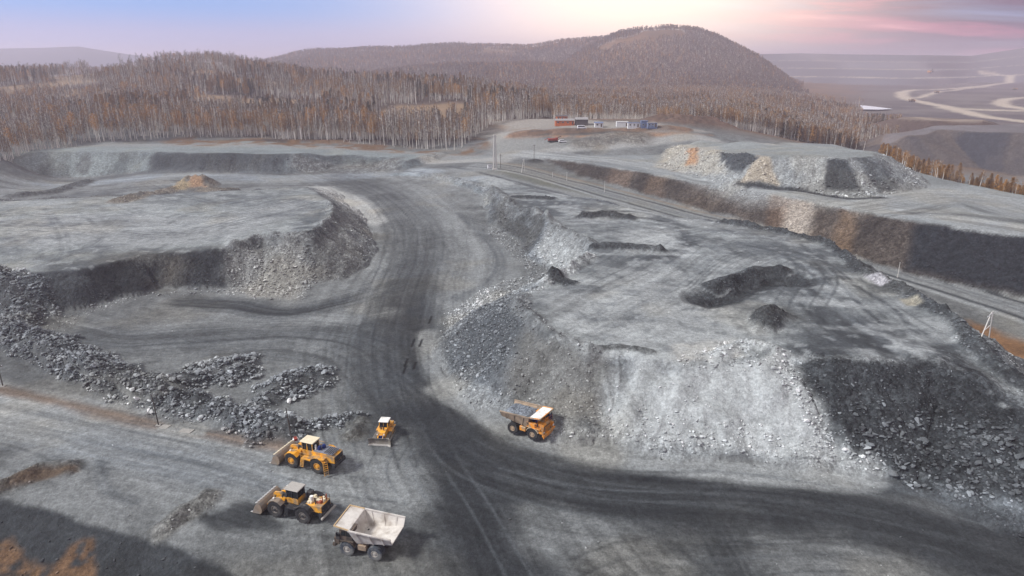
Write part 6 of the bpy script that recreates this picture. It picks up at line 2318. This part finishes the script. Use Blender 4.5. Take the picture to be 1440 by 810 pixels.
def car(px, py, L, H, label, paint, rz, van=False, cat='car'):
    p = hit(px, py)
    T = empty('parked_car' if not van else 'minibus', (p[0], p[1], settle(p[0], p[1]) + .05), rz, label, cat)
    W = .9
    if van:
        pr = [(-L / 2, .35), (L / 2, .35), (L / 2, 1.0), (L / 2 - .5, 1.25), (L / 2 - 1.0, H), (-L / 2, H)]
        gl = [(L / 2 - .85, 1.3), (L / 2 - 1.1, H - .2), (-L / 2 + .3, H - .2), (-L / 2 + .3, 1.3)]
    else:
        pr = [(-L / 2, .35), (L / 2, .35), (L / 2, .75), (L / 2 - .95, .95), (L / 2 - 1.6, H), (-L / 2 + .7, H), (-L / 2, .95)]
        gl = [(L / 2 - 1.1, 1.0), (L / 2 - 1.65, H - .1), (-L / 2 + .75, H - .1), (-L / 2 + .3, 1.0)]
    body = MB().prism(pr, -W, W).build('body', paint, T)
    for s in (-1, 1):
        MB().prism(gl, s * W - .012, s * W + .012).build('side_glass', M_GLASS, body)
        MB().box(L / 2 - .02, L / 2 + .03, s * .62 - .16, s * .62 + .16, .62, .78).build('headlight', M_LIGHT, T)
        for x in (-L / 2 + .8, L / 2 - .85):
            w_ = MB().lathe_y([(.1, -.11), (.33, -.11), (.34, 0), (.33, .11), (.1, .11)], x, s * (W - .05), .34, 14).build('wheel', M_TYRE, T)
            MB().lathe_y([(.2, s * .115), (.02, s * .125)], x, s * (W - .05), .34, 12).build('rim', M_RIMG, w_)
    MB().prism([(gl[0][0] + .02, gl[0][1]), (gl[0][0] + .06, gl[0][1]), (gl[1][0] + .06, gl[1][1]), (gl[1][0] + .02, gl[1][1])], -W + .12, W - .12).build('windscreen', M_GLASS, body)
    return T


car(818, 180.5, 5.6, 2.2, 'white minibus parked in front of the grey-roofed shed', M_CARW, .1, True, 'minibus')
car(791, 200.5, 4.8, 1.6, 'white car parked below the yard bank beside the red machine', M_CARW, .05)

# red machine with a boom beside the white car
p = hit(778, 199.5)
T = empty('drill_rig', (p[0], p[1], settle(p[0], p[1])), .2, 'red and black drilling machine standing left of the white car', 'machine')
MB().box(-3.2, 1.2, -1.1, 1.1, .9, 2.2, .06).build('engine_body', M_RED, T)
cb_ = MB().box(1.25, 2.8, -1.0, .3, .95, 2.7, .06).build('cab', M_RED, T)
MB().box(2.78, 2.83, -.9, .2, 1.7, 2.5).build('window', M_GLASS, cb_)
for s in (-1, 1):
    MB().prism([(-3.0, .05), (2.6, .05), (3.0, .45), (2.6, .85), (-3.0, .85), (-3.4, .45)], s * 1.2 - .3, s * 1.2 + .3).build('track', M_DARK, T)
MB().beam((.8, .7, 2.0), (5.2, .7, 3.2), .3, .4).build('boom', M_DARK, T)
MB().beam((-3.3, 0, 2.4), (-5.6, 0, 1.2), .25, .3).build('drill_mast', M_RED, T)

# red and white barrier block and a slab by the tall pole
p = hit(416, 622)
T = empty('barrier_block', (p[0], p[1], p[2]), .5, 'small red and white barrier block beside the tall dark pole', 'barrier')
MB().prism([(-.7, -.2), (.7, -.2), (.7, .25), (.35, .9), (-.35, .9), (-.7, .25)], -.45, .45).build('block', M_WHITE, T)
MB().box(-.3, .3, -.47, .47, .5, .95, .02).build('red_band', M_RED, T)
# slabs by the leaning pole
for px, py, w_, lb in ((232, 600, .9, 'pale concrete slab lying at the foot of the leaning pole'), (262, 606, 1.3, 'larger pale concrete slab on the verge right of the leaning pole')):
    p = hit(px, py)
    s_ = MB().box(-w_, w_, -.7, .7, -.15, .08, .03).build('concrete_slab', M_SLAB)
    s_.location = p
    s_.rotation_euler = (.02, -.03, -.25)
    tag(s_, lb, 'slab')

# stone spill markers on the terrace edge: white boulders in a line by the yard
# far mine trucks and the excavator on the terraces
def far_truck(px, py, rz, label):
    p = hit(px, py)
    T = empty('haul_truck', p, rz, label, 'truck', 'trucks on the far mine roads')
    T.scale = (1.35, 1.35, 1.35)
    MB().box(-3.6, 3.8, -1.0, 1.0, 1.1, 1.8).build('chassis', M_DARK, T)
    MB().prism([(-4.5, 2.6), (.9, 1.9), (1.5, 4.2), (3.9, 4.5), (3.9, 4.6), (1.4, 4.4), (-4.6, 3.9)], -2.4, 2.4).build('dump_body', M_BODYD, T)
    MB().box(1.5, 4.2, -2.2, 2.2, 1.4, 3.3, .1).build('cab', M_ORANGE, T)
    for x in (2.1, -2.1):
        for s in (-1, 1):
            MB().lathe_y([(.1, -.35), (1.05, -.35), (1.1, 0), (1.05, .35), (.1, .35)], x, s * 2.1, 1.1, 12).build('wheel', M_TYRE, T)


far_truck(1282, 143.5, .3, 'tiny dark truck on the pale loop of the far mine road')
far_truck(1317, 131, .2, 'tiny truck on the upper straight of the far mine road')
far_truck(1427, 126.5, 0, 'tiny dark truck at the bend at the right edge of the far mine')
p = hit(1307, 103)
T = empty('face_shovel', p, .4, 'tiny dark excavator standing on the far mine terrace', 'excavator')
T.scale = (2.0, 2.0, 2.0)
MB().box(-3, 3, -2.5, 2.5, .2, 1.4, .1).build('track', M_DARK, T)
MB().box(-4, 2.5, -2.2, 2.2, 1.5, 4.5, .2).build('house', M_ORANGE, T)
MB().beam((2, 0, 3), (6.5, 0, 8), .9, 1.1).build('boom', M_DARK, T)
MB().beam((6.5, 0, 8), (8.5, 0, 3.5), .7, .8).build('stick', M_DARK, T)
MB().box(7.6, 9.8, -1.3, 1.3, 1.6, 3.6, .2).build('bucket', M_DARK, T)
